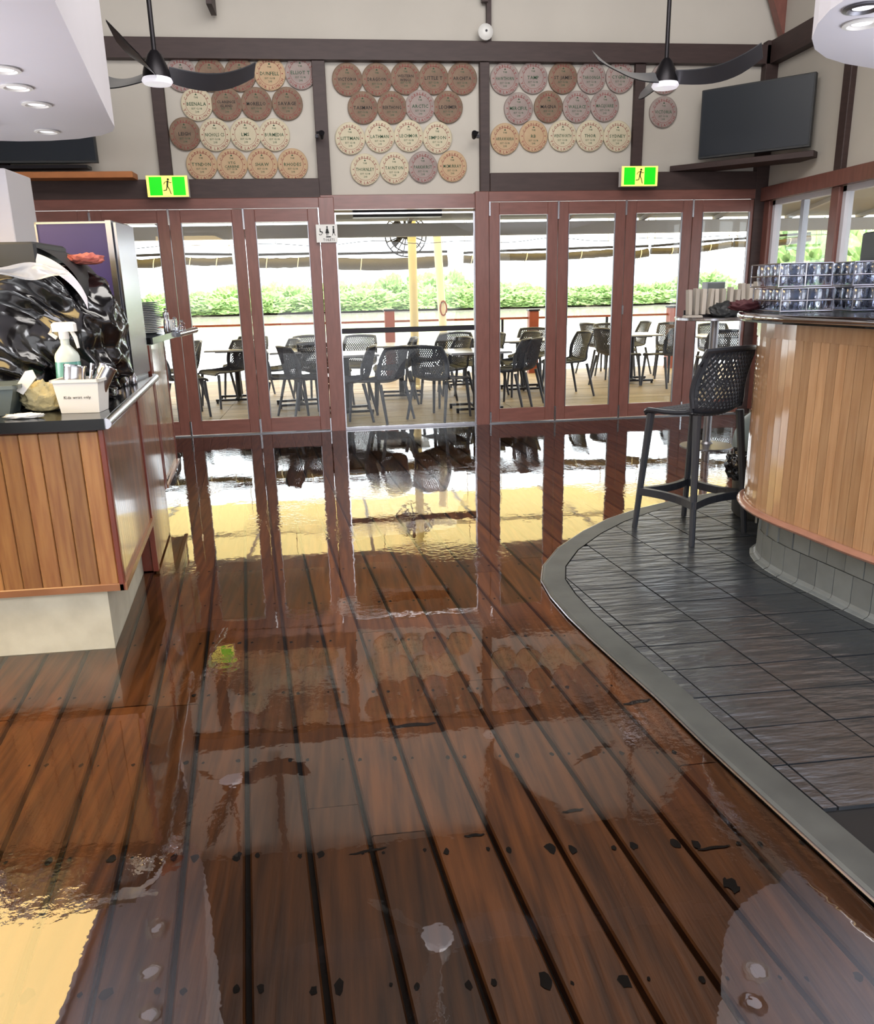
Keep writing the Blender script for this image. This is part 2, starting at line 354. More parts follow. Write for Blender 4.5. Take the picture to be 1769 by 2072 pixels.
o = tag(w.build('floor_water', 'water'), 'thin sheet of standing water mirroring the doors across the floor', 'water', kind='stuff')

# door wall
wl = MB()
wl.box(-5.2, 5.0, WY+.06, WY+.2, 2.42, 5.5); wl.box(-5.2, -3.16, WY+.06, WY+.2, 0, 2.42)
wall_back = struct('wall_back', wl, 'cream', label='cream plaster wall above the folding doors')
def strip(name, x0, x1, z0, z1, d=.05, m='beam', y=WY+.06, parent=wall_back): return MB().bbox(x0, x1, y-d, y, z0, z1, .004).build(name, m, parent)
strip('top_beam', -5.2, 4.75, 3.68, 3.86, .10)
strip('lower_beam', -5.2, -.09, 2.42, 2.60, .09); strip('lower_beam', 1.68, 4.75, 2.46, 2.64, .09); strip('lower_beam', -.09, 1.68, 2.30, 2.44, .085, 'redwood_h')
for xa, xb in ((-1.66, -1.54), (3.22, 3.33), (-3.2, -3.08)): strip('wall_post', xa, xb, 2.6, 3.68, .06)
for xa, xb in ((-.10, .03), (1.58, 1.68)): strip('wall_post', xa, xb, 2.42, 3.68, .075)
strip('corner_post', 4.62, 4.76, 0, 3.9, .10)
# timber gussets at the top of the posts
g1 = MB().prism([(1.60, 5.5), (1.60, 4.2), (1.66, 4.2), (1.78, 4.42), (2.3, 5.0), (2.9, 5.5)], 0, .06, T(0, WY, 0, 0, R(90))); g1.build('roof_brace', 'beam', wall_back)
MB().box(1.655, 1.70, WY-.02, WY+.05, 3.86, 4.3).build('roof_brace', 'beam', wall_back)
g2 = MB().prism([(4.42, 4.6), (4.60, 4.28), (4.76, 3.9), (4.76, 5.5), (3.9, 5.5)], 0, .10, T(0, WY, 0, 0, R(90))); g2.build('roof_brace', 'redwood', wall_back)
MB().box(-1.02, -.97, WY-.35, WY-.02, 4.05, 5.5).build('roof_brace', 'beam', wall_back)

# right wall: window band above a low sill, boards above
rx = 4.76
rw = MB(); rw.box(rx, rx+.14, -4.6, WY+.2, 2.46, 5.5); rw.box(rx, rx+.14, -4.6, WY+.2, 0, .06); rw.box(rx, rx+.14, -4.6, 5.6, 0, 2.46)
wall_right = struct('wall_right', rw, 'cream', label='cream wall above the window band on the right')
MB().bbox(rx-.08, rx, -4.6, WY, 2.33, 2.47).build('lower_beam', 'redwood', wall_right)
MB().bbox(rx-.10, rx, -4.6, WY, 3.68, 3.90).build('top_beam', 'beam', wall_right)
for y in (7.35, 5.9, 4.4): MB().bbox(rx-.06, rx, y, y+.12, 2.47, 3.68).build('wall_post', 'beam', wall_right)
def window(n, y0, y1, z0=.06, z1=2.33):
    mbf = MB(); w_ = .05
    mbf.box(rx+.01, rx+.09, y0, y0+w_, z0, z1).box(rx+.01, rx+.09, y1-w_, y1, z0, z1).box(rx+.01, rx+.09, y0, y1, z0, z0+w_).box(rx+.01, rx+.09, y0, y1, z1-w_, z1)
    o = struct('window_%d' % n, mbf, 'white', label='tall aluminium framed window in the right wall')
    ym = (y0+y1)/2
    MB().box(rx+.02, rx+.08, ym-.03, ym+.03, z0+w_, z1-w_).build('mullion', 'steeldull', o)
    MB().box(rx+.03, rx+.07, y0+w_, y1-w_, .86, .91).build('transom', 'steeldull', o)
    MB().box(rx+.048, rx+.052, y0+w_, y1-w_, z0+w_, z1-w_).build('pane', 'glass', o)
window(1, 7.50, 8.62); window(2, 6.1, 7.38)
for y in (7.38, 8.62, 5.95): MB().bbox(rx-.03, rx+.1, y, y+.13, .06, 2.33).build('window_post', 'redwood', wall_right)
# side, rear and ceiling
struct('wall_left', MB().box(-5.3, -5.2, -4.6, WY+.2, 0, 5.5), 'cream', label='cream left wall behind the serving counter')
struct('wall_rear', MB().box(-5.2, 4.9, -4.75, -4.6, 0, 5.5), 'cream', label='cream wall behind the viewer')
ceil = struct('ceiling', MB().box(-5.3, 4.9, -4.75, WY+.2, 5.5, 5.6), 'ceil', label='dark timber ceiling above the bar')
for y in (7.0, 4.8, 2.6, .4): MB().box(-5.2, 4.76, y, y+.16, 5.25, 5.5).build('rafter', 'beam', ceil)

# ================================================================ FOLDING DOORS
LF = [(-3.16, -2.385), (-2.385, -1.62), (-1.62, -.88), (-.88, -.115)]
RF = [(1.665, 2.42), (2.42, 3.17), (3.17, 3.925), (3.925, 4.70)]
def leaf(n, x0, x1, head, foot=.02, l=None):
    st = .115; y0, y1 = WY-.02, WY+.03
    o = struct('door_%d' % n, MB().bbox(x0+.003, x0+st, y0, y1, foot, head, .004), 'redwood', label=l or 'glazed red-brown timber folding door leaf')
    MB().bbox(x1-st, x1-.003, y0, y1, foot, head, .004).build('stile', 'redwood', o)
    MB().bbox(x0+st, x1-st, y0, y1, foot, .17, .004).build('bottom_rail', 'redwood_h', o)
    MB().bbox(x0+st, x1-st, y0, y1, head-.125, head, .004).build('top_rail', 'redwood_h', o)
    MB().box(x0+st, x1-st, WY+.003, WY+.007, .17, head-.125).build('pane', 'glass', o)
    bead = MB()
    for a, b in ((x0+st, x0+st+.008), (x1-st-.008, x1-st)): bead.box(a, b, y0-.002, WY, .17, head-.125)
    bead.build('glazing_bead', 'steeldull', o)
    return o
nn = 1
for (a, b) in LF: 
    o = leaf(nn, a, b, 2.315); nn += 1
for (a, b) in RF: 
    o = leaf(nn, a, b, 2.355); nn += 1
bpy.data.objects['door_4']['label'] = 'glazed folding door leaf left of the wide opening'
# centre glazed panel with push rail
o = struct('door_9', MB().box(.045, 1.515, WY+.0, WY+.03, .015, .03), 'steel', label='wide clear glazed opening with a dark push rail')
MB().box(.045, .058, WY, WY+.03, .03, 2.27).build('edge_strip', 'steel', o); MB().box(1.502, 1.515, WY, WY+.03, .03, 2.27).build('edge_strip', 'steel', o)
MB().bbox(.058, 1.502, WY-.01, WY+.035, 1.045, 1.10).build('push_rail', 'darkmetal', o); MB().box(.058, 1.502, WY, WY+.03, 2.255, 2.27).build('edge_strip', 'steel', o)
MB().box(.058, 1.502, WY+.012, WY+.016, .03, 2.255).build('pane', 'glass', o)
# frame: heads, jambs, thresholds
def trimob(n, mb, m, lab): return struct('trim_%d' % n, mb, m, label=lab)
trimob(1, MB().bbox(-3.2, -.09, WY-.035, WY+.06, 2.32, 2.42), 'redwood_h', 'red-brown head beam over the left folding doors')
trimob(2, MB().bbox(1.66, 4.72, WY-.035, WY+.06, 2.36, 2.46), 'redwood_h', 'red-brown head beam over the right folding doors')
trimob(3, MB().bbox(-.112, .045, WY-.05, WY+.06, .0, 2.42), 'redwood', 'red-brown door post left of the wide opening')
trimob(4, MB().bbox(1.515, 1.662, WY-.05, WY+.06, .0, 2.46), 'redwood', 'red-brown door post right of the wide opening')
trimob(5, MB().bbox(-3.3, -3.17, WY-.05, WY+.06, 0, 2.42), 'redwood', 'red-brown end jamb of the left doors')
trimob(6, MB().box(-3.2, 4.7, WY-.045, WY+.06, -.03, .012), 'steeldull', 'aluminium threshold strip under the doors')
# flush bolts and hinges on the doors: each a thing of the setting's hardware
def hardware(x, zs, long=.16):
    for z in zs:
        MB().bbox(x-.011, x+.011, WY-.034, WY-.02, z-long/2, z+long/2, .003).build('flush_bolt', 'steel', bpy.data.objects['trim_6'])
hardware(-1.62, (2.25, .09)); hardware(-2.385, (2.24,), .12); hardware(-.88, (2.22, .07), .2); hardware(-.115, (2.25, .07)); hardware(2.42, (2.28, .08), .2); hardware(3.17, (2.29, .08)); hardware(3.925, (2.28, .07), .2)
hardware(1.675, (2.3, .06)); hardware(3.17, (1.22,), .1); hardware(-1.62, (1.15,), .1)

# ================================================================ TILED PLATFORM
outer = [(4.7, 6.15), (3.6, 5.72), (2.83, 5.35), (2.4, 5.2), (1.97, 4.99), (1.70, 4.80), (1.46, 4.57), (1.22, 4.28), (1.06, 4.0), (.995, 3.78), (.985, 3.55), (1.0, 3.3), (1.03, 3.05), (1.075, 2.75), (1.11, 2.52), (1.145, 2.2), (1.18, 1.95), (1.23, 1.6), (1.32, 1.0), (1.45, .2), (1.7, -1.2), (2.3, -4.4)]
def offset(pl, d):
    r = []
    for i, p in enumerate(pl):
        a = Vector(pl[max(i-1, 0)]); b = Vector(pl[min(i+1, len(pl)-1)]); t = (b-a).normalized(); r.append((p[0]-t.y*d, p[1]+t.x*d))
    return r
inner = offset(outer, .125)
PZ = .022
plat = struct('platform', MB().prism(outer+[(4.7, -4.4)], -.03, PZ-.012), 'grout', label='low slate tiled platform around the curved bar')
cb = MB(); k = len(outer); inn2 = offset(outer, .118)
for i in range(k-1):
    a, b, c, d = outer[i], outer[i+1], inn2[i+1], inn2[i]
    cb.add([(a[0], a[1], -.01), (b[0], b[1], -.01), (b[0], b[1], PZ-.004), (a[0], a[1], PZ-.004)], [(0, 3, 2, 1)])
    m1 = lambda p, q, t: (p[0]+(q[0]-p[0])*t, p[1]+(q[1]-p[1])*t)
    e1, e2 = m1(a, d, .1), m1(b, c, .1)
    cb.add([(a[0], a[1], PZ-.004), (b[0], b[1], PZ-.004), (*e2, PZ+.001), (*e1, PZ+.001)], [(0, 3, 2, 1)])
    cb.add([(*e1, PZ+.001), (*e2, PZ+.001), (*c, PZ+.001), (*d, PZ+.001)], [(0, 3, 2, 1)])
cb.build('curb', 'curb', plat, smooth=True)
# metal edge strip at the curb, also standing in for the water-line highlight
out2 = offset(outer, -.004)
MB().tube([(p[0], p[1], PZ-.008) for p in out2], .0045, 6).build('edge_strip', 'steel', plat, smooth=True)
poly = [(p[0], p[1]) for p in inner]+[(4.7, -4.4)]
def clip(sub, cl):                                            # convex clip polygon, subject convex
    ar = sum(cl[i][0]*cl[(i+1) % len(cl)][1]-cl[(i+1) % len(cl)][0]*cl[i][1] for i in range(len(cl)))
    if ar < 0: cl = cl[::-1]
    outp = sub
    for i in range(len(cl)):
        a, b = cl[i], cl[(i+1) % len(cl)]; inp, outp = outp, []
        side = lambda p: (b[0]-a[0])*(p[1]-a[1])-(b[1]-a[1])*(p[0]-a[0])
        for j in range(len(inp)):
            p, q = inp[j-1], inp[j]; sp, sq = side(p), side(q)
            if (sp >= 0) != (sq >= 0): t = sp/(sp-sq); outp.append((p[0]+(q[0]-p[0])*t, p[1]+(q[1]-p[1])*t))
            if sq >= 0: outp.append(q)
        if not outp: return []
    return outp
def convex_hull(ps):
    ps = sorted(set(ps)); 
    def half(it):
        h = []
        for p in it:
            while len(h) > 1 and (h[-1][0]-h[-2][0])*(p[1]-h[-2][1])-(h[-1][1]-h[-2][1])*(p[0]-h[-2][0]) <= 0: h.pop()
            h.append(p)
        return h
    return half(ps)[:-1]+half(ps[::-1])[:-1]
hull = convex_hull(poly)
tw, th = .335, .2225; rt = random.Random(5)
for i in range(-1, 10):
    for j in range(-10, 11):
        y0 = 4.04+th*j; cy = y0+th/2
        xa = 1.56+tw*(i-1)-.125*(cy-2.98); xb = xa+tw
        g = .0036; s_ = .125*th/2
        sub = [(xa+g+s_, y0+g), (xb-g+s_, y0+g), (xb-g-s_, y0+th-g), (xa+g-s_, y0+th-g)]
        if xa > 3.6 or y0 < 0.5: continue
        c = clip(sub, hull)
        if len(c) < 3: continue
        ar = abs(sum(c[q][0]*c[(q+1) % len(c)][1]-c[(q+1) % len(c)][0]*c[q][1] for q in range(len(c))))/2
        if ar < .0006: continue
        cx_, cy_ = sum(p[0] for p in c)/len(c), sum(p[1] for p in c)/len(c)
        top = [(p[0]+(cx_-p[0])*.012, p[1]+(cy_-p[1])*.012) for p in c]; dz = rt.uniform(-.0006, .0008)
        MB().prism(c, PZ-.012, PZ+dz).build('slate_tile', 'slate', plat)

# ================================================================ OUTSIDE: deck, roofs, river
deck = struct('deck', MB().box(-9, 16, WY+.07, 14.5, -.35, -.05).box(4.95, 16, -2, WY+.07, -.35, -.05), 'subfloor', label='outdoor timber deck beyond the doors')
y = WY+.075; rd = random.Random(9)
while y < 14.45:
    for xa, xb in ((-9, -1.5), (-1.5, 2.2), (2.2, 6.0), (6.0, 16)):
        s = rd.uniform(-.4, .4) if xa > -8 else 0
        if y < 12.2 or xa in (-1.5, 2.2, 6.0): MB().box(xa+.003, xb-.003, y, y+.134, -.05, -.016+rd.uniform(0, .003)).build('deck_board', 'deck', deck)
        else: MB().box(xa+.003, xb-.003, y, y+.134, -.05, -.016).build('deck_board', 'deck', deck)
    y += .14
y = 3.0
while y < WY:
    MB().box(4.95, 12, y, y+.134, -.05, -.016).build('deck_board', 'deck', deck); y += .14
# grey verandah roof next to the wall with rafters
vr = MB().add([(-9, 8.97, 2.62), (16, 8.97, 2.62), (16, 10.95, 2.35), (-9, 10.95, 2.35), (-9, 8.97, 2.66), (16, 8.97, 2.66), (16, 10.95, 2.39), (-9, 10.95, 2.39)],
              [(0, 1, 2, 3), (7, 6, 5, 4), (0, 4, 5, 1), (2, 6, 7, 3), (0, 3, 7, 4), (1, 5, 6, 2)])
ver = struct('verandah_roof', vr, 'roofgrey', label='grey verandah ceiling outside the doors')
for i in range(-8, 15):
    x = -.05+i*1.05
    MB().bar((x, 8.97, 2.60), (x+.02, 10.95, 2.33), .05, .06).build('rafter', 'greybeam', ver)
vb = MB().bbox(-9, 16, 10.78, 10.92, 2.15, 2.31); struct('verandah_beam', vb, 'greybeam', label='grey painted beam along the verandah edge')
# cream translucent sheeting over the deck
sh = struct('deck_roof', MB().add([(-9, 10.95, 2.56), (16, 10.95, 2.56), (16, 17.3, 2.98), (-9, 17.3, 2.98)], [(0, 1, 2, 3)]), 'sheet', label='cream translucent roof sheeting over the deck')
for i in range(-4, 8):
    MB().bar((i*2.0+.4, 10.95, 2.53), (i*2.0+.4, 17.2, 2.93), .05, .05).build('rafter', 'greybeam', sh)
MB().bar((-9, 14.0, 2.72), (16, 14.0, 2.72), .05, .06).build('purlin', 'greybeam', sh)
# festoon wire with hooks
pts = []
for i in range(0, 61):
    x = -4+i*.2; pts.append((x, 12.2, 2.17+.02*math.sin(i*.9)-.03*abs(math.sin(i*.26))))
wm = MB().tube(pts, .005, 5)
for i in range(2, 60, 7):
    x, y_, z_ = pts[i]; wm.tube([(x, y_, z_), (x-.02, y_, z_+.2), (x, y_, 2.645)], .004, 4)
tag(wm.build('festoon_wire', 'darkmetal'), 'thin dark cable strung outside across the verandah', 'cable')
# corrugated roof on the right side
def corr(u, v): x = 5.0+u*7; y_ = 2+v*8.6; return (x, y_, 2.75+.02*math.sin(y_*60)-u*.3)
cr = MB().grid(corr, 2, 500); struct('side_roof', cr, 'greybeam', label='corrugated roof over the side deck')
for i in range(6): 
    y_ = 5.2+i*.95; MB().bar((4.95, y_, 2.68), (12, y_-2.2, 2.3), .05, .09).build('rafter', 'greybeam', bpy.data.objects['side_roof'])
MB().bbox(9.5, 9.6, 0, 10.7, 2.12, 2.30).build('fascia', 'greybeam', bpy.data.objects['side_roof'])
# river and banks
struct('river', MB().add([(-300, 14.6, -2.5), (300, 14.6, -2.5), (300, 400, -2.5), (-300, 400, -2.5), (300, -30, -2.5), (16, -30, -2.5), (16, 14.6, -2.5)], [(0, 1, 2, 3), (5, 4, 1, 6)]), 'river', label='bright river beyond the deck railing')
struct('river_bank', MB().box(-200, 260, 153, 330, -2.8, -2.2), 'mud', label='muddy far bank under the mangroves')
def bush(seed, lump=1.0):
    bm = bmesh.new(); bmesh.ops.create_icosphere(bm, subdivisions=5, radius=1)
    off = Vector((seed*13.1, seed*7.7, 0))
    for v in bm.verts:
        n = v.co.normalized()
        d = .80+.26*noise.noise(n*2.2+off)+.14*noise.noise(n*7+off)+.16*noise.noise(n*17+off)+.14*noise.noise(n*31+off)
        v.co = Vector((n.x*d*1.15, n.y*d, max(n.z*d*.85, -.30)))
    me = bpy.data.meshes.new('crown'); bm.to_mesh(me); bm.free(); me.materials.append(M['leaf']); return me
bushes = [bush(i) for i in range(1, 6)]
tb = MB()
for i in range(9):
    a = i*.7; tb.tube([(math.cos(a)*.75, math.sin(a)*.6, -.42), (math.cos(a)*.25, math.sin(a)*.2, .2)], .02, 4)
trunkme = tb.build('stem', 'trunk'); tme = trunkme.data; bpy.data.objects.remove(trunkme)
rm = random.Random(21)
def mangrove(x, y, w, h, i, lab, grp='mangroves on the far bank'):
    e = empty('mangrove', (x, y, -2.25), lab, 'tree', grp); e.scale = (w, w*.8, h)
    c = bpy.data.objects.new('crown', bushes[i % 5]); COL.objects.link(c); c.parent = e; c.location = (0, 0, .33); c.rotation_euler.z = i*1.3
    c = bpy.data.objects.new('stem', tme); COL.objects.link(c); c.parent = e; c.location = (0, 0, .42)
i = 0
hts = [(-34, 3.3), (-24, 3.4), (-19, 4.2), (-10, 4.6), (0, 4.7), (8, 5.0), (16, 5.8), (24, 5.6), (32, 4.6), (38, 4.0), (48, 3.3), (60, 3.0), (75, 5.0)]
def hh(x):
    for (a, p), (b, q) in zip(hts, hts[1:]):
        if a <= x <= b: return p+(q-p)*(x-a)/(b-a)
    return hts[0][1] if x < 0 else hts[-1][1]
x = -48
while x < 78:
    for row, (dy, hs) in enumerate(((0, .62), (9, .98))):
        h = hh(x)*hs*rm.uniform(.88, 1.12); w = rm.uniform(4.0, 6.2)
        mangrove(x+rm.uniform(-2, 2), 150+dy+rm.uniform(-1.5, 2), w, h*1.02, i, ('low mangrove bush at the water edge of the far bank, number %d from the left' if row == 0 else 'taller mangrove in the back row of the far bank, number %d from the left') % (i//2+1), ('front mangroves on the far bank' if row == 0 else 'back mangroves on the far bank')); i += 1
    x += rm.uniform(4.4, 5.6)
for x, y, w, h in ((72, 120, 8, 11), (82, 118, 9, 10), (92, 122, 9, 12), (104, 124, 9, 11)):
    mangrove(x, y, w, h, i, 'tall green tree seen through the right windows, %s from the left' % {72: 'first', 82: 'second', 92: 'third', 104: 'last'}[x], 'tall trees right of the river'); i += 1

# railing, posts, rolled blinds
rail = empty('deck_railing', (0, 14.25, 0), 'thin red-brown rail with slim posts along the deck edge', 'railing')
MB().bar((-9, 0, .97), (16, -.2, .93), .05, .035).build('top_rail', 'railwood', rail)
for x in (-7.2, -5.3, 2.95, 4.88, 6.9, 8.8): MB().box(x-.02, x+.02, -.02, .02, -.02, .94).build('baluster', 'darkmetal', rail)
for n_, (pxl, lab) in enumerate(((788, 'short dark timber mooring post left of the cream column'), (1079, 'short orange-brown timber post behind the first right door leaf'), (1361, 'orange-brown timber post behind the right door leaves'))):
    p = W(pxl, 640, 14.1)
    e = empty('timber_post', (p.x, 14.1, 0), lab, 'post'); h_ = W(pxl, 629 if n_ != 2 else 622, 14.1).z
    MB().bbox(-.085, .085, -.085, .085, -.02, h_).build('shaft', 'railwood', e); MB().bbox(-.1, .1, -.1, .1, h_, h_+.03).build('cap', 'darkmetal', e)
p = W(837, 600, 12.5)
tag(MB().lathe([(.075, -.02), (.075, .02), (.066, .03), (.066, 2.66)], 20).build('cream_column', 'yellowpost', smooth=True, loc=(p.x, 12.5, 0)), 'round cream-yellow column on the deck beyond the wide opening', 'column')
a, b = W(897, 665, 14.0), W(884, 470, 14.0)
e = empty('leaning_pole', (a.x, 14.0, 0), 'pale leaning umbrella pole with a rope loop, right of the cream column', 'pole')
MB().tube([(a.x-a.x+.02, 0, -.02), (0, 0, a.z), (b.x-a.x, 0, b.z)], .07, 12).build('shaft', 'palepost', e, smooth=True)
MB().tube([(.0+.07*math.cos(t)*.8, -.08, 1.16+.12*math.sin(t)) for t in [i*.52 for i in range(12)]], .015, 6, closed=True).build('rope_loop', 'railwood', e, smooth=True)
p = W(500, 835, 0+10.42)
tag(MB().bbox(-.05, .05, -.05, .05, -.02, 2.45).build('verandah_post', 'palepost', loc=(-1.13, 10.5, 0)), 'slim pale verandah post behind the second left door leaf', 'post')
# mounted fan
p = W(821, 492, 12.9)
e = empty('wall_fan', (p.x, 12.85, p.z+.12), 'round caged fan mounted by the cream column outside', 'fan')
cg = MB()
for k in range(18):
    a = 2*math.pi*k/18; cg.tube([(.05*math.cos(a), -.12, .05*math.sin(a)), (.25*math.cos(a), -.09, .25*math.sin(a)), (.32*math.cos(a), 0, .32*math.sin(a))], .009, 4)
for r_, yy in ((.32, 0), (.25, -.09), (.15, -.115)): cg.tube([(r_*math.cos(t*.2618), yy, r_*math.sin(t*.2618)) for t in range(24)], .011, 5, closed=True)
cg.build('cage', 'darkmetal', e)
for k in range(4):
    a = k*math.pi/2+.4; MB().grid(lambda u, v: ((.04+.2*u)*math.cos(a+v*.45), -.04+.05*v, (.04+.2*u)*math.sin(a+v*.45)), 3, 4).build('blade', 'darkmetal', e)
MB().lathe([(.05, -.04), (.07, 0), (.06, .12)], 12, T(rx=R(-90))).build('motor', 'darkmetal', e, smooth=True); MB().bar((0, .1, 0), (.0, .1, .45), .04).build('bracket', 'darkmetal', e)
# rolled blinds hanging in a line beyond the deck
def blind(px0, px1, yt0, yt1, th_, lab, Y=15.5):
    a, b = W(px0, yt0, Y), W(px1, yt1, Y); L_ = (b-a).length
    e = empty('rolled_blind', tuple(a), lab, 'blind', 'rolled canvas blinds beyond the deck'); n = max(4, int(L_/.12)); d = b-a; sag = rm.uniform(.01, .04)
    MB().tube([(d.x*i/n, 0, d.z*i/n-th_*.62-sag*math.sin(math.pi*i/n)) for i in range(n+1)], [th_*.42*(1+.16*noise.noise(Vector((i*.9, px0, 0)))) for i in range(n+1)], 10).build('canvas_roll', 'blind', e, smooth=True)
    MB().bar((0, 0, 0), tuple(d), .05, .045).build('head_pole', 'darkmetal', e)
    tie = MB()
    for t in (.25, .72): tie.tube([(d.x*t+.02*math.sin(q), th_*.5*math.cos(q), d.z*t-th_*.62-sag+th_*.5*math.sin(q)) for q in [i*.6283 for i in range(10)]], .008, 4, closed=True)
    tie.build('tie_strap', 'palepost', e)
    hg = MB()
    for t in (.04, .96): hg.bar((d.x*t, 0, d.z*t), (d.x*t, 0, 2.86-a.z), .012)
    hg.build('hanger', 'palepost', e)
blind(255, 332, 518, 515, .19, 'rolled olive blind behind the leftmost door leaves')
blind(355, 470, 514, 515, .17, 'rolled olive blind behind the second left door leaf')
blind(505, 640, 516, 513, .22, 'rolled olive blind behind the leaf beside the toilets sign')
blind(670, 905, 514, 509, .27, 'long sagging olive blind behind the wide opening, crossing the column')
blind(938, 1000, 512, 508, .18, 'short end of a rolled blind at the right of the wide opening')
blind(1005, 1240, 508, 500, .17, 'long rolled blind behind the two door leaves right of the opening')
blind(1252, 1312, 500, 498, .19, 'short rolled blind before the gap in the third right leaf')
blind(1318, 1482, 498, 484, .15, 'rolled blind rising to the right behind the last leaves')
blind(1486, 1640, 484, 472, .15, 'rolled blind seen through the right windows')
# heater bar under the verandah ceiling
a, b = W(714, 437, 9.6), W(893, 432, 9.6)
e = empty('ceiling_heater', ((a.x+b.x)/2, 9.6, 2.335), 'long dark heater bar under the verandah ceiling above the opening', 'heater')
wd_ = (b.x-a.x)/2
MB().bbox(-wd_, wd_, -.09, .09, -.05, .05).build('body', 'darkmetal', e)
MB().bar((-wd_*.8, 0, .05), (-wd_*.8, 0, .22), .03).bar((wd_*.8, 0, .05), (wd_*.8, 0, .22), .03).build('bracket', 'steeldull', e)

# ================================================================ CHAIRS AND TABLES
def spline(P, t):
    n = len(P)-1; s = min(max(t, 0), 1)*n; i = min(int(s), n-1); f = s-i
    p0, p1, p2, p3 = P[max(i-1, 0)], P[i], P[i+1], P[min(i+2, n)]
    return [0.5*((2*b)+(-a+c)*f+(2*a-5*b+4*c-d)*f*f+(-a+3*b-3*c+d)*f**3) for a, b, c, d in zip(p0, p1, p2, p3)]
PROF = [(.235, .425, .205, 0, 0), (.20, .446, .225, 0, .004), (.05, .436, .225, 0, .014), (-.12, .432, .222, .01, .03), (-.195, .458, .218, .04, .03), (-.232, .54, .222, .075, .01), (-.255, .64, .222, .085, 0), (-.275, .73, .212, .07, .0), (-.29, .815, .195, .05, -.012)]
PROFS = [(.22, .725, .20, 0, 0), (.19, .746, .215, 0, .004), (.05, .738, .215, 0, .012), (-.11, .735, .213, .01, .03), (-.18, .76, .21, .045, .035), (-.215, .84, .218, .085, .02), (-.235, .94, .218, .095, .0), (-.25, 1.03, .210, .08, .0), (-.262, 1.12, .20, .06, -.008)]
def shell(P):
    def S(u, v):
        y, z, hw, wr, li = spline(P, v); return Vector((u*hw, y+wr*u*u, z+li*u*u))
    return S
def lattice(mb, S, v0, v1, du, slope, r, nseg=10, um=.9):
    for sgn in (1, -1):
        c = -um-slope*(v1-v0)
        while c < um+slope*(v1-v0):
            pts = []
            for i in range(nseg+1):
                v = v0+(v1-v0)*i/nseg; u = c*1.0+sgn*slope*(v-v0)
                if -um <= u <= um: pts.append(S(u, v))
            if len(pts) > 1: mb.tube(pts, r*1.2, 4)
            c += du
def make_seat(name, P, root, m, legs, r=.013, leg_r=(.016, .011), du=.115, nseg=10):
    S = shell(P)
    mb = MB(); lattice(mb, S, .04, .40, .13, 1.5, .006, 8)
    mb.grid(lambda u, v: S(-1+2*u, .40+.14*v)-Vector((0, .004, 0)), 8, 4)
    for a in (-1, .86): mb.grid(lambda u, v: S(a+.14*u, v*.55), 1, 12)
    mb.grid(lambda u, v: S(-1+2*u, .07*v), 8, 2)
    mb.build('seat', m, root)
    mb = MB(); lattice(mb, S, .52, .97, du, 2.2, .0055, nseg)
    for a in (-1, .86): mb.grid(lambda u, v: S(a+.14*u, .52+v*.48), 1, 10)
    mb.grid(lambda u, v: S(-1+2*u, .95+.05*v), 8, 2); mb.build('backrest', m, root)
    rim = [S(-1+2*i/8, 0) for i in range(9)]+[S(1, i/16) for i in range(1, 17)]+[S(1-2*i/8, 1) for i in range(1, 9)]+[S(-1, 1-i/16) for i in range(1, 16)]
    MB().tube(rim, r, 6, closed=True).build('rim', m, root, smooth=True)
    for a, b in legs: MB().tube([a, tuple(Vector(a).lerp(Vector(b), .5)), b], [leg_r[0], (leg_r[0]+leg_r[1])/2, leg_r[1]], 8, flat=1).build('leg', m, root, smooth=True)
chair0 = empty('outdoor_chair', (0, 0, 0), 'x', 'chair')
make_seat('chair', PROF, chair0, 'chair', r=.014, leg_r=(.019, .013), legs=[((s*.205, y, .425), (s*.235, y2, 0)) for s in (-1, 1) for y, y2 in ((.20, .225), (-.17, -.265))])
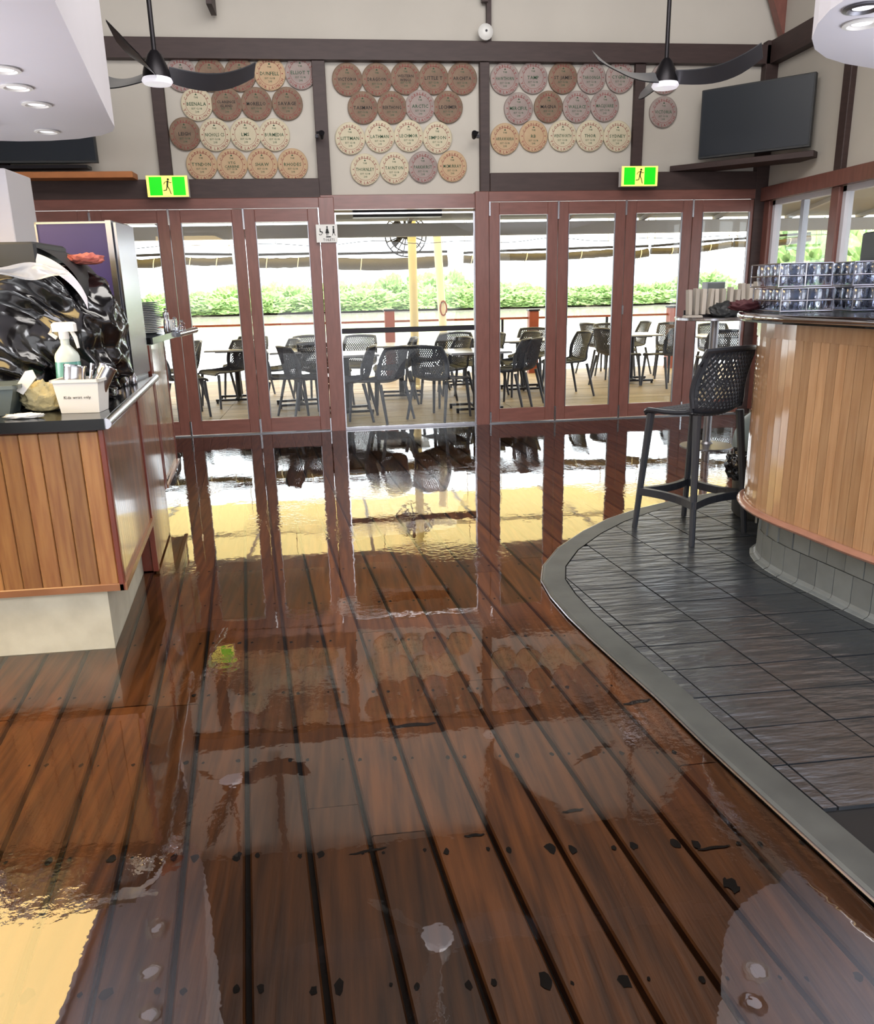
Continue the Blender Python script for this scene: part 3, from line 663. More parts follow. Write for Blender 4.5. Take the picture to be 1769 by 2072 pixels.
CH = [  # x, y, facing degrees (0 = +x), label
 (.47, 9.45, 140, 'perforated charcoal chair just outside the wide opening, turned to the left table'),
 (1.19, 9.45, 48, 'perforated charcoal chair just outside the wide opening, turned to the right table'),
 (.12, 9.62, 172, 'perforated chair behind the left half of the wide opening, back square to the doors'),
 (1.42, 10.5, 200, 'perforated chair behind the right-hand table of the wide opening'),
 (-.18, 10.75, 60, 'charcoal chair at the far side of the table left of the opening'),
 (.75, 10.9, 180, 'charcoal chair in the second row directly behind the two nearest chairs'),
 (.25, 11.6, 250, 'charcoal chair in the third row, left of the cream column'),
 (1.75, 11.6, 270, 'charcoal chair in the third row, right of the cream column'),
 (1.30, 11.9, 160, 'charcoal chair facing left, close beside the cream column'),
 (2.02, 11.3, 215, 'charcoal chair behind the right door post'),
 (-.72, 10.15, 15, 'perforated chair behind the door leaf beside the toilets sign, at left'),
 (-.40, 10.0, 25, 'perforated chair behind the door leaf beside the toilets sign, at right'),
 (-.85, 11.3, 200, 'far charcoal chair seen over the chairs beside the toilets sign'),
 (-.30, 11.9, 300, 'far upright chair near the railing left of the opening'),
 (-1.98, 10.45, 20, 'tan-lit perforated chair behind the second left door leaf'),
 (-1.55, 11.3, 215, 'charcoal chair behind the second left leaf, across its table'),
 (-1.35, 12.2, 250, 'small far chair behind the second left leaf, beside the railing'),
 (-2.55, 10.5, 350, 'perforated chair behind the leftmost visible door leaf'),
 (-2.2, 11.5, 200, 'charcoal chair in the second row at the far left of the deck'),
 (2.12, 10.1, 155, 'big perforated chair behind the first right door leaf'),
 (2.30, 10.22, 150, 'perforated chair nested close behind the one at the first right leaf'),
 (2.55, 11.3, 200, 'charcoal chair behind the first right leaf, by the orange-brown post'),
 (2.95, 12.2, 240, 'small far chair behind the first right leaf'),
 (3.20, 11.0, 190, 'side-on chair at the left edge of the second right door leaf'),
 (4.55, 13.6, 20, 'lone side-on chair near the deck edge behind the second right leaf'),
 (5.05, 13.5, 180, 'chair facing the lone side-on chair near the deck edge'),
 (4.25, 11.9, 20, 'charcoal chair behind the third right leaf, left of its table'),
 (4.95, 11.6, 110, 'charcoal chair behind the third right leaf, back to the doors'),
 (4.55, 12.9, 280, 'far chair across the table behind the third right leaf'),
 (5.45, 12.6, 250, 'far chair at the right of the third right leaf'),
 (5.35, 10.75, 80, 'perforated chair behind the rightmost door leaf, at left'),
 (5.85, 10.7, 95, 'perforated chair behind the rightmost door leaf, at right'),
 (5.9, 11.9, 270, 'charcoal chair across the table behind the rightmost leaf'),
 (5.45, 8.7, 100, 'perforated chair seen low through the right-hand window'),
 (5.45, 7.9, 250, 'perforated chair on the side deck nearest the bar'),
]
for i, (x, y, a, lab) in enumerate(CH):
    o = chair0 if i == 0 else copy_tree(chair0, (x, y, -.013), R(a-90), lab)
    o.location = (x, y, -.013); o.rotation_euler.z = R(a-90); o['label'] = lab; o['group'] = 'perforated chairs on the outdoor deck'; o.scale = (1.16, 1.14, 1.07)
tab0 = empty('outdoor_table', (0, 0, 0), 'x', 'table')
MB().bbox(-.38, .38, -.38, .38, .725, .75, .008).build('tabletop', 'tabletop', tab0)
MB().box(-.25, .25, -.25, .25, .705, .725).build('support_plate', 'darkmetal', tab0)
MB().tube([(0, 0, .03), (0, 0, .71)], .038, 12).build('column', 'darkmetal', tab0, smooth=True)
fb = MB()
for s in (-1, 1): fb.bar((-.3, s*.22, .045), (.3, s*.22, .045), .045, .03)
fb.bar((0, -.22, .05), (0, .22, .05), .06, .035); fb.build('base', 'darkmetal', tab0)
for sx in (-1, 1):
    for sy in (-1, 1): MB().lathe([(.018, 0), (.018, .03)], 8, T(sx*.28, sy*.22, 0)).build('foot', 'darkmetal', tab0)
TB = [(.10, 10.15, 4, 'pale square table outside left of the two nearest chairs'), (1.72, 9.98, 3, 'pale square table outside right of the two nearest chairs'),
      (-1.45, 11.75, 0, 'table behind the second left door leaf'), (-.55, 11.0, 8, 'table behind the leaf beside the toilets sign'), (.9, 11.55, -4, 'table in the second row behind the wide opening'),
      (2.75, 11.75, 0, 'table behind the first right leaf'), (4.62, 12.25, -6, 'table behind the third right leaf'), (5.6, 11.35, -5, 'table behind the rightmost leaf'), (2.0, 12.6, 5, 'far table right of the cream column'), (-2.7, 11.2, 5, 'table at the far left of the deck')]
for i, (x, y, a, lab) in enumerate(TB):
    o = tab0 if i == 0 else copy_tree(tab0, (x, y, -.013), R(a), lab)
    o.location = (x, y, -.013); o.rotation_euler.z = R(a); o['label'] = lab; o['group'] = 'cafe tables on the outdoor deck'
# bar stool
st = empty('bar_stool', (2.10, 4.44, PZ), 'charcoal perforated bar stool standing on the slate tiles beside the bar', 'stool', rz=R(25))
leg = [((-.19, .19, .73), (-.225, .245, 0)), ((.19, .19, .73), (.225, .245, 0)), ((-.185, -.15, .75), (-.235, -.215, 0)), ((.185, -.15, .75), (.235, -.215, 0))]
make_seat('stool', PROFS, st, 'stool', leg, r=.015, leg_r=(.024, .017), du=.13, nseg=14)
zr = .24; cs = [(-.218, .228), (.218, .228), (.228, -.205), (-.228, -.205)]
for i in range(4):
    a, b = Vector((*cs[i], zr)), Vector((*cs[(i+1) % 4], zr)); mid = (a+b)/2; inn = Vector((0, 0, zr))-mid; inn.normalize()
    pts = [a.lerp(b, t)+inn*.045*math.sin(math.pi*t) for t in [j/8 for j in range(9)]]
    mb = MB()
    for p, q in zip(pts, pts[1:]): mb.bar(p, q, .03, .045)
    mb.build('footrest', 'stool', st)

# ================================================================ PLAQUES ON THE WALL
def plaque(px, py, m, name, lab, grp, l2=None, dark=False):
    p = W(px, py, WY+.03)
    e = empty('round_plaque', (p.x, WY+.058, p.z), lab, 'plaque', grp)
    X = Matrix.Rotation(math.pi/2, 4, 'X')
    MB().lathe([(.148, 0), (.152, .008), (.152, .026), (.146, .032), (.138, .033)], 36, X).build('disc', m, e, smooth=True)
    mb = MB(); n = 36
    for r0, r1 in ((.104, .107),):
        vs = []; fs = []
        for k in range(n):
            a = 6.2832*k/n; vs += [(r0*math.cos(a), r0*math.sin(a), 0), (r1*math.cos(a), r1*math.sin(a), 0)]
        fs = [(2*k, 2*k+1, (2*k+3) % (2*n), (2*k+2) % (2*n)) for k in range(n)]
        mb.add(vs, fs, X @ T(z=.0342))
    text_arc(mb, 'COPPLES ST', .036, .114, math.pi/2, X @ T(z=.0342), span=2.6)
    text_arc(mb, 'YOUR LAUNCH', .036, .129, -math.pi/2, X @ T(z=.0342), inward=True, span=2.5)
    mb.lathe([(.006, 0), (.006, .0004)], 8, X @ T(-.122, 0, .0342)); mb.lathe([(.006, 0), (.006, .0004)], 8, X @ T(.122, 0, .0342))
    mb.build('ring_lettering', 'red_txt', e)
    mb = MB()
    if l2: text_line(mb, name, .034, X @ T(0, .018, .0342), .19); text_line(mb, l2, .034, X @ T(0, -.018, .0342), .19)
    else: text_line(mb, name, .044, X @ T(0, 0, .0342), .19)
    mb.build('name_lettering', 'dark_txt' if dark else 'green_txt', e)
    mb = MB(); text_line(mb, 'THE', .022, X @ T(0, .058, .0342)); text_line(mb, 'EST CLUB', .022, X @ T(0, -.042, .0342)); text_line(mb, '2011', .024, X @ T(0, -.070, .0342))
    mb.prism([(-.012, .078), (.012, .078), (0, .095)], 0, .0004, X @ T(z=.0342)); mb.build('small_lettering', 'green_txt', e)
    return e
ordn = ['first', 'second', 'third', 'fourth', 'fifth']
panels = {
 'left': [(([367, 425, 485.5, 546, 608], [151, 151, 151, 149, 147]), ['mauve', 'brown', 'brown', 'tan', 'mauve'], ['CALOOLA', 'BOWEN', 'WAVERLEY', 'DUNFELL', 'ELLIOT T']),
          (([398, 458.5, 519, 581.6], [210.5, 210.5, 210, 209.5]), ['creamd', 'brown', 'brown', 'brown'], ['BEENALA', 'CLARENCE/ISLAND', 'MORELLO', 'SAVAGE']),
          (([374, 435, 497, 555.6], [271, 272.6, 272, 272.6]), ['brown', 'creamd', 'creamd', 'creamd'], ['LEIGH', 'NICHOLS CS', 'LMS', 'BURMEDIA']),
          (([408, 469.6, 531, 592.7], [332.6, 333.3, 332.6, 332.6]), ['tan', 'tan', 'tan', 'tan'], ['TYNDON', 'VTG/CARBINE', 'SHAW', 'RHODES'])],
 'centre': [(([703, 763, 821, 877.7, 935.8], [160.6, 160.6, 158, 158, 158.7]), ['brown']*5, ['VICTORIA', 'DRAGOON', 'WESTERN/WINGS', 'LITTLE T', 'ARCHITA']),
          (([734.4, 793.6, 850.5, 907], [218, 217.5, 215, 216.8]), ['brown', 'brown', 'mauve', 'brown'], ['TASMAN', 'BERTHONG', 'ARCTIC', 'LECHMER']),
          (([708.7, 768.6, 827.4, 885.4], [280, 276.3, 274.8, 278.5]), ['creamd']*4, ['LITTMAN', 'LATHMAN', 'LECHMOR', 'SIMPSON']),
          (([739.2, 798, 856, 915.6], [342.8, 339.8, 338, 336.2]), ['creamd', 'creamd', 'mauve', 'tan'], ['THORNLEY', 'TAUNTON', 'PARKHURST', 'MCMURRAY'])],
 'right': [(([1022, 1079, 1139.7, 1197.4, 1255.4], [159, 157, 157.2, 156.9, 156]), ['mauve', 'mauve', 'brown', 'mauve', 'mauve'], ['HAWTHORN', 'TAMP', 'ST JAMES', 'TAROONGA', 'CYGNET']),
          (([1049.7, 1110.3, 1168, 1224.2], [219.3, 216, 216, 214.2]), ['mauve', 'brown', 'mauve', 'mauve'], ['MERCIFUL', 'MAGNA', 'WALLACE', 'MACQUARIE']),
          (([1022, 1079.8, 1138.6, 1194.8, 1249.9], [281, 275.6, 274.8, 274.8, 275.5]), ['tan', 'tan', 'creamd', 'creamd', 'creamd'], ['ARRAWARRA', 'RB', 'WENTWORTH', 'THOR', 'SYDNEY'])]}
cn = {'mauve': 'greyish', 'brown': 'brown', 'tan': 'tan', 'creamd': 'cream'}
for pn, rows in panels.items():
    rown = ['top', 'second', 'third', 'bottom'] if len(rows) == 4 else ['top', 'middle', 'bottom']
    for r_, ((xs, ys), ms, names) in enumerate(rows):
        for i, (x, y, m_, nm) in enumerate(zip(xs, ys, ms, names)):
            a = nm.split('/')
            plaque(x, y, m_, a[0], '%s round plaque, %s from left in the %s row of the %s wall panel' % (cn[m_], ordn[i], rown[r_], pn), 'round plaques on the wall panels', a[1] if len(a) > 1 else None, dark=(m_ == 'brown'))
plaque(1346, 159, 'mauve', 'NEPTUNE', 'round plaque half hidden behind the right fan light', 'round plaques on the wall panels')
plaque(1342.7, 226.6, 'mauve', 'VICTORIA', 'lone round plaque beside the dark screen in the corner', 'round plaques on the wall panels')

# ================================================================ SIGNS, SCREENS, FANS, BULKHEADS
def exit_sign(px, py, lab):
    Y = 8.56; c = W(px, py, Y); e = empty('exit_sign', (c.x, Y, c.z), lab, 'sign', 'green running-man exit signs over the doors')
    MB().bbox(-.195, .195, 0, .09, -.097, .097, .004).build('housing', 'whiteplastic', e)
    MB().box(-.195, .195, -.004, 0, -.097, .097).build('frame_face', 'exityellow', e)
    for s in (-1, 1): MB().box(min(s*.17, s*.05), max(s*.17, s*.05), -.007, -.003, -.083, .085).build('green_panel', 'exitgreen', e)
    X = T(0, -.0085, 0) @ Matrix.Rotation(math.pi/2, 4, 'X'); mb = MB()
    mb.lathe([(.011, 0), (.011, .001)], 12, X @ T(.012, .062, 0))
    def limb(a, b, w):
        a, b = Vector(a), Vector(b); d = (b-a).normalized(); n = Vector((-d.y, d.x))*w/2
        mb.prism([tuple(a+n), tuple(a-n), tuple(b-n), tuple(b+n)], 0, .001, X)
    for a, b, w in (((.008, .05), (0, .0), .016), ((.006, .046), (.032, .03), .006), ((.032, .03), (.042, .036), .006), ((.006, .046), (-.022, .036), .006), ((-.022, .036), (-.032, .016), .006), ((0, .005), (.018, -.03), .009), ((.018, -.03), (.03, -.072), .008), ((0, .005), (-.012, -.036), .009), ((-.012, -.036), (-.042, -.04), .008)): limb(a, b, w)
    mb.build('running_figure', 'exitdark', e)
exit_sign(339, 377, 'green running-man exit sign over the left folding doors'); exit_sign(1294.5, 356.5, 'green running-man exit sign over the right folding doors')
c = W(661.5, 472, 8.68); e = empty('toilet_sign', (c.x, 8.70, c.z), 'small white toilets sign with three figures on the door post', 'sign')
MB().bbox(-.11, .11, 0, .015, -.088, .088, .004).build('board', 'whiteplastic', e)
X = T(0, -.0015, 0) @ Matrix.Rotation(math.pi/2, 4, 'X'); mb = MB()
text_line(mb, 'TOILETS', .034, X @ T(.02, -.062, 0), .12)
for cx_, sk in ((.005, 1), (.07, 0)):
    mb.lathe([(.009, 0), (.009, .0005)], 10, X @ T(cx_, .062, 0)); w_ = .020 if sk else .010
    mb.prism([(cx_-.008, .05), (cx_-w_, .0), (cx_+w_, .0), (cx_+.008, .05)], 0, .0005, X)
    for s in (-1, 1): mb.prism([(cx_+s*.006-.003, .0), (cx_+s*(.006 if sk else .016)-.003, -.022), (cx_+s*(.006 if sk else .016)+.003, -.022), (cx_+s*.006+.003, .0)], 0, .0005, X)
mb.tube([tuple(X @ Vector((-.066+.018*math.cos(t), .004+.018*math.sin(t), 0))) for t in [i*.48-2.6 for i in range(10)]], .003, 4)
mb.prism([(-.072, .05), (-.064, .05), (-.062, .012), (-.072, .012)], 0, .0005, X); mb.prism([(-.068, .02), (-.045, .02), (-.035, -.005), (-.05, .012), (-.068, .012)], 0, .0005, X)
mb.prism([(-.01, -.028), (.035, -.028), (.045, -.034), (.035, -.04), (-.01, -.04)], 0, .0005, X)
mb.build('symbols', 'dark_txt', e)
# corner screen
A, B = W(1417, 252, 8.60), _on(1645, 230, 0, 4.66)
zt, zb = W(1420, 183, 8.60).z, W(1413, 322, 8.6).z
d = Vector((B.x-A.x, B.y-A.y, 0)); wtv = d.length; ang = math.atan2(d.y, d.x)
e = empty('wall_screen', (A.x, A.y, zb), 'large dark switched-off screen mounted across the right corner', 'screen', rz=ang)
MB().bbox(0, wtv, 0, .06, 0, zt-zb, .004).build('housing', 'darkgrey', e); MB().box(.015, wtv-.015, -.004, 0, .02, zt-zb-.015).build('glass_panel', 'screen', e)
MB().box(wtv*.4, wtv*.6, .06, .3, .1, .3).build('bracket', 'darkmetal', e)
MB().bbox(-.28, wtv+.06, -.06, .30, -.10, -.045, .004).build('shelf', 'beam', e)
A = W(5, 330, 8.55); Bx = W(198, 330, 8.55)
e = empty('wall_screen', (Bx.x-1.35, 8.55, 2.73), 'dark screen under the white bulkhead on the left', 'screen')
MB().bbox(0, 1.35, 0, .05, 0, .72, .004).build('housing', 'darkgrey', e); MB().box(.015, 1.335, -.004, 0, .02, .70).build('glass_panel', 'screen', e)
MB().box(.2, 1.25, .0, .15, -.05, -.02).build('bracket', 'darkmetal', e)
tag(MB().bbox(-1.9, 0, -.22, 0, -.035, .02, .004).build('wall_shelf', 'ltrim', loc=(W(272, 365, 8.55).x, 8.72, 2.625)), 'timber shelf edge coloured as if orange-lit, below the left screen', 'shelf')
def fan(x, y, z, degs, lab, rod_top=5.5):
    e = empty('ceiling_fan', (x, y, z), lab, 'fan', 'three-bladed ceiling fans', rz=0)
    MB().tube([(0, 0, .10), (0, 0, rod_top-z-.02)], .018, 10).build('downrod', 'darkmetal', e, smooth=True)
    MB().lathe([(.03, .20), (.055, .17), (.085, .10), (.10, .05), (.105, .01)], 20).build('motor', 'darkmetal', e, smooth=True)
    MB().lathe([(.105, .012), (.115, -.01), (.10, -.03), (.02, -.04)], 20).build('light', 'fanlight', e, smooth=True)
    for a in degs:
        def bl(u, v):
            r_ = .09+.68*u; w_ = (.05+.055*math.sin(min(u*1.6, 1)*1.57)-.09*max(0, u-.75)*2)
            t = (v-.5); zz = .05+.10*u*u*u-.03*math.sin(u*3.1)-t*.09
            return (r_, t*2*w_*.72+.04*math.sin(u*2.6), zz)
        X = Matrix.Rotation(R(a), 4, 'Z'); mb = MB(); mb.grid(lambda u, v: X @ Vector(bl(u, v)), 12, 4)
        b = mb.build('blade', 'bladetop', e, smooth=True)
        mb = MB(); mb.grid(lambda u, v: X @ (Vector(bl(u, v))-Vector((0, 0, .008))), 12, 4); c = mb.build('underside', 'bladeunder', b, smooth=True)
    return e
fan(-1.25, 6.9, 3.07, (20, 140, 260), 'dark ceiling fan with curved blades hanging at left')
fan(2.91, 7.2, 3.13, (320, 200, 80), 'dark ceiling fan with curved blades hanging at right')
fan(.50, 4.7, 3.10, (8, 128, 248), 'ceiling fan overhead, seen only mirrored in the wet floor')
# smoke detector and spot brackets
p = W(982, 66, 8.7); e = empty('alarm_sensor', (p.x, 8.70, p.z), 'small white round sensor on the wall above the top beam', 'sensor')
MB().lathe([(.075, 0), (.075, .03), (.045, .06), (.02, .065)], 18, T(rx=R(90))).build('body', 'whiteplastic', e, smooth=True); MB().lathe([(.012, .066), (.012, .07)], 8, T(rx=R(90))).build('lens', 'darkmetal', e)
for px, lab in ((641, 'small black spotlight bracket on the post left of the centre panel'), (968, 'small black spotlight bracket on the post right of the centre panel')):
    p = W(px, 275, 8.66); e = empty('spotlight', (p.x, 8.66, p.z), lab, 'lamp'); s = 1 if px > 700 else -1
    MB().bar((0, 0, 0), (0, .05, 0), .03).bar((0, 0, .03), (s*-.06, -.02, .03), .02).build('bracket', 'darkmetal', e)
    MB().lathe([(.02, 0), (.03, .05), (.03, .07)], 12, T(s*-.05, -.02, -.02, 0, R(60))).build('lamp_head', 'darkmetal', e, smooth=True)
# left bulkhead
ZB = 2.37
ed = [G(x, y, ZB) for x, y in ((110, 0), (170, 127), (222, 238), (232, 257), (228, 266), (205, 274), (160, 281), (100, 285), (40, 286), (0, 285))]
pl = [(-.42, -.6)]+[(p.x, p.y) for p in ed]+[(-3.6, 5.75), (-5.1, 5.9), (-5.1, -.6)]
bl_ = struct('bulkhead_left', MB().prism(pl[::-1], ZB, 3.75), 'white', label='white suspended bulkhead over the left counter')
for i, (x, y) in enumerate(((95, 265), (74, 210), (33, 175), (6, 139))):
    p = G(x, y, ZB); e = empty('downlight', (p.x, p.y, ZB-.001), 'small round downlight in the left bulkhead, %s from its tip' % ordn[i], 'light', 'downlights in the bulkheads')
    MB().lathe([(.062, 0), (.066, -.006), (.052, -.009), (.045, -.002)], 20).build('ring', 'whiteplastic', e, smooth=True); MB().lathe([(.044, -.001), (.03, -.004)], 16).build('lens', 'led', e)
e = empty('ceiling_light_panel', (-2.72, 3.1, ZB), 'large warm lit panel under the left bulkhead, mirrored in the floor at lower left', 'light')
MB().box(-.98, .98, -1.6, 1.6, -.03, -.012).build('diffuser', 'warmglow', e)
MB().box(-1.0, -.98, -1.6, 1.6, -.04, 0).box(.98, 1.0, -1.6, 1.6, -.04, 0).box(-1.0, 1.0, -1.62, -1.6, -.04, 0).box(-1.0, 1.0, 1.6, 1.62, -.04, 0).build('frame', 'white', e)
# right bulkhead
ZR = 2.56
ed = [G(x, y, ZR) for x, y in ((1709, 0), (1680, 20), (1655, 48), (1643, 78), (1649, 100), (1672, 117), (1710, 129), (1769, 139))]
pl = [(2.05, 2.6), (2.4, 1.6), (3.0, .6), (4.6, .4), (4.7, 4.95), (3.6, 4.85)]
pts_r = [(p.x, p.y) for p in ed]
pl = pts_r+[(3.55, 4.8), (4.7, 4.95), (4.7, .3), (3.2, .5), (2.55, 1.6)]
struct('bulkhead_right', MB().prism(pl, ZR, 3.9), 'white', label='white suspended bulkhead with a round end over the curved bar')
for i, (x, y, lab) in enumerate(((1745, 46, 'nearer the top edge'), (1748, 14, 'cut by the top of the picture'))):
    p = G(x, y, ZR); e = empty('downlight', (p.x, p.y, ZR-.001), 'round downlight in the right bulkhead, '+lab, 'light', 'downlights in the bulkheads')
    MB().lathe([(.075, 0), (.08, -.008), (.062, -.012), (.05, -.002)], 20).build('ring', 'steeldull' if i else 'whiteplastic', e, smooth=True); MB().lathe([(.049, -.001), (.03, -.004)], 16).build('lens', 'led', e)

# ================================================================ LEFT SERVING COUNTER
cx0, cy0 = -.955, 3.285; lean = -.105
sx = lambda y: cx0+lean*(y-cy0)
ct = empty('serving_counter', (0, 0, 0), 'timber-slatted serving counter on a pale plinth at left', 'counter')
MB().prism([(sx(3.31)-.03, 3.31), (sx(5.1)-.03, 5.1), (-3.1, 5.1), (-3.1, 3.31)][::-1], .301, .985).prism([(sx(4.34)-.03, 4.34), (sx(5.1)-.03, 5.1), (-3.1, 5.1), (-3.1, 4.34)][::-1], .01, .30).build('body', 'trim', ct)
MB().prism([(-1.045, 3.345), (-1.145, 4.335), (-3.1, 4.335), (-3.1, 3.345)][::-1], -.002, .30).build('plinth', 'plinth', ct)
x = cx0-.02; i = 0
while x > -3.0:
    MB().bbox(x-.0755, x-.001, cy0, cy0+.02, .325, .975, .003).build('slat', 'slat', ct); x -= .0765; i += 1
MB().bbox(-3.1, cx0+.005, cy0-.008, cy0+.03, .295, .327, .004).build('bottom_trim', 'trimtan', ct); MB().bbox(cx0-.018, cx0+.006, cy0-.008, cy0+.02, .295, .985, .004).build('corner_trim', 'trim', ct)
y = cy0+.02
while y < 5.06:
    skip = abs(y+.02-4.33) < .03
    x = sx(y); z0 = .325 if y < 4.33 else .02
    if not skip: MB().prism([(x-.02, y), (x, y), (sx(y+.046), y+.046), (sx(y+.046)-.02, y+.046)], z0, .975).build('slat', 'slatside', ct)
    y += .047
MB().prism([(sx(4.30)-.02, 4.30), (sx(4.30)+.008, 4.30), (sx(4.35)+.008, 4.35), (sx(4.35)-.02, 4.35)], .02, .985).build('upright_trim', 'trim', ct)
MB().prism([(sx(3.28)-.01, 3.28), (sx(3.28)+.014, 3.28), (sx(4.34)+.014, 4.34), (sx(4.34)-.01, 4.34)], .295, .327).build('bottom_trim', 'trimtan', ct)
wk = empty('worktop', (0, 0, 0), 'black worktop with a bright steel side edge on the left counter', 'worktop')
MB().prism([(cx0+.02, cy0-.03), (sx(5.1)+.02, 5.1), (-3.1, 5.1), (-3.1, cy0-.03)], .986, 1.03).build('slab', 'black', wk)
MB().tube([(cx0+.022, cy0-.02, 1.008), (sx(5.08)+.022, 5.08, 1.008)], .022, 10).build('steel_edge', 'steel', wk, smooth=True)
# taller far cabinet
c3 = empty('tall_cabinet', (0, 0, 0), 'narrow taller slatted cabinet with a dark red post beyond the serving counter', 'cabinet')
MB().prism([(-1.175, 5.17), (-1.255, 6.0), (-2.6, 6.0), (-2.6, 5.17)][::-1], .30, 1.19).build('body', 'trim', c3)
MB().prism([(-1.26, 5.2), (-1.34, 5.95), (-2.6, 5.95), (-2.6, 5.2)][::-1], -.002, .30).build('plinth', 'plinth', c3)
MB().box(-1.215, -1.145, 5.11, 5.17, .29, 1.20).build('post', 'trim', c3); MB().box(-2.6, -1.21, 5.13, 5.17, 1.03, 1.19).build('back_panel', 'redwood', c3)
y = 5.18
while y < 5.97:
    x = -1.16-.095*(y-5.17); MB().prism([(x-.015, y), (x, y), (x-.0045, y+.046), (x-.0195, y+.046)], .31, 1.19).build('slat', 'slatside', c3); y += .047
MB().prism([(-1.15, 5.17), (-1.14, 5.17), (-1.222, 6.02), (-1.25, 6.02)], .285, .31).build('bottom_trim', 'trimtan', c3)
MB().box(-1.27, -1.235, 5.985, 6.015, .3, 1.19).build('end_trim', 'trim', c3)
w3 = empty('high_worktop', (0, 0, 0), 'dark high worktop with a bright steel end above the tall cabinet', 'worktop')
MB().prism([(-1.12, 5.12), (-1.13, 6.25), (-2.6, 6.25), (-2.6, 5.12)], 1.205, 1.245).build('slab', 'black', w3)
MB().tube([(-1.115, 5.9, 1.225), (-1.06, 6.32, 1.235)], .022, 10).build('steel_edge', 'chrome', w3, smooth=True)
tag(MB().bbox(-.3, .3, -.25, .25, 0, 2.38).build('white_column', 'white', loc=(-2.56, 6.6, 0)), 'white square column at the left edge behind the counter', 'column')
# cooler with purple front
e = empty('display_cooler', (-1.37, 4.72, 1.03), 'purple-fronted steel display cooler standing on the counter', 'cooler', rz=R(-2))
MB().bbox(-.21, .20, .012, .36, 0, .86, .006).build('body', 'steeldull', e)
MB().box(-.20, .165, 0, .012, .02, .845).build('front_panel', 'purple', e)
MB().box(-.205, -.195, -.006, .012, 0, .855).box(-.205, .19, -.006, .012, .845, .855).box(.165, .195, -.01, .02, 0, .86).build('frame', 'steel', e)
MB().box(.201, .214, .01, .35, .02, .85).build('side_panel', 'steel', e)
MB().box(.196, .206, .0, .36, .17, .19).build('catch', 'darkmetal', e)
# black bag over the machine
def bag_obj():
    bm = bmesh.new(); bmesh.ops.create_icosphere(bm, subdivisions=6, radius=1)
    for v in bm.verts:
        n = v.co.normalized(); a = math.atan2(n.y, n.x); 
        sq = lambda t, k: math.copysign(abs(t)**k, t)
        p = Vector((sq(n.x, .62)*.47, sq(n.y, .7)*.30, sq(n.z, .72)*.315))
        q = Vector((n.x*2.1+.4*n.z, n.y*2.1, n.z*1.4))
        f = .085*(1-2*abs(noise.noise(q*.85+Vector((3, 1, 7)))))+.035*(1-2*abs(noise.noise(Vector((q.x+q.z*1.2, q.y, q.z*.7))*1.7+Vector((9, 4, 1)))))+.006*noise.noise(q*7)
        f2 = .025*math.sin(a*14+5*noise.noise(q*2))*max(0, -n.z+.2)
        p += n*(f+f2-.06); 
        waist = math.exp(-((p.z+.02)/.05)**2)*.03*(1 if n.x > 0 else .3); p.x -= waist*n.x
        if p.z < -.27: p.z = -.27+.004*noise.noise(q*9)
        v.co = p
    me = bpy.data.meshes.new('bin_bag'); bm.to_mesh(me); bm.free(); me.materials.append(M['bag'])
    me.polygons.foreach_set('use_smooth', [True]*len(me.polygons)); return me
mch = empty('covered_machine', (-1.50, 3.98, 1.031), 'counter machine shrouded in a crumpled black bin bag', 'machine')
b = bpy.data.objects.new('bin_bag', bag_obj()); COL.objects.link(b); b.parent = mch; b.location = (0, 0, .275)
MB().bbox(-.45, .23, -.2, .22, .60, .70, .01).build('hood', 'darkgrey', mch)
mb = MB(); mb.grid(lambda u, v: (-.5+.86*u+.02*math.sin(v*9), -.27+.04*math.sin(u*17)*.4, .555+.05*v+.012*math.sin(u*21+v*3)-.05*max(0, u-.75)), 40, 6); mb.build('clear_wrap', 'clearwrap', mch, smooth=True)
mb = MB(); mb.grid(lambda u, v: (.10+.30*math.sin(u*1.5), -.18+.36*v, .45+.25*math.cos(u*1.5)), 14, 4); o = mb.build('curved_cover', 'darkgrey', mch, smooth=True)
mb = MB(); mb.grid(lambda u, v: (.12+.30*math.sin(.35+u*1.0), -.19-.012*v, .40+.27*math.cos(.35+u*1.0)-.05*v), 14, 3); mb.build('pale_strip', 'white', mch, smooth=True)
def crumple(name, m, loc, sx_, sy_, sz_, lab, cat, seed=1, sub=4, flat=True):
    bm = bmesh.new(); bmesh.ops.create_icosphere(bm, subdivisions=sub, radius=1); o_ = Vector((seed*5.3, seed*1.7, 0))
    for v in bm.verts:
        n = v.co.normalized(); d = .8+.35*(1-2*abs(noise.noise(n*1.9+o_)))+.18*noise.noise(n*5+o_)
        v.co = Vector((n.x*d*sx_, n.y*d*sy_, max(0, (n.z*.5+.42)*d*sz_) if flat else n.z*d*sz_))
    me = bpy.data.meshes.new(name); bm.to_mesh(me); bm.free(); me.materials.append(M[m]); me.polygons.foreach_set('use_smooth', [True]*len(me.polygons))
    o = bpy.data.objects.new(name, me); COL.objects.link(o); o.location = loc
    if lab: tag(o, lab, cat)
    return o
p = W(172, 517, 4.02); crumple('pink_cloth', 'pinkcloth', (p.x-.0, 4.02, p.z-.04), .075, .08, .05, 'salmon coloured cloth lying on the covered machine', 'cloth', 4)
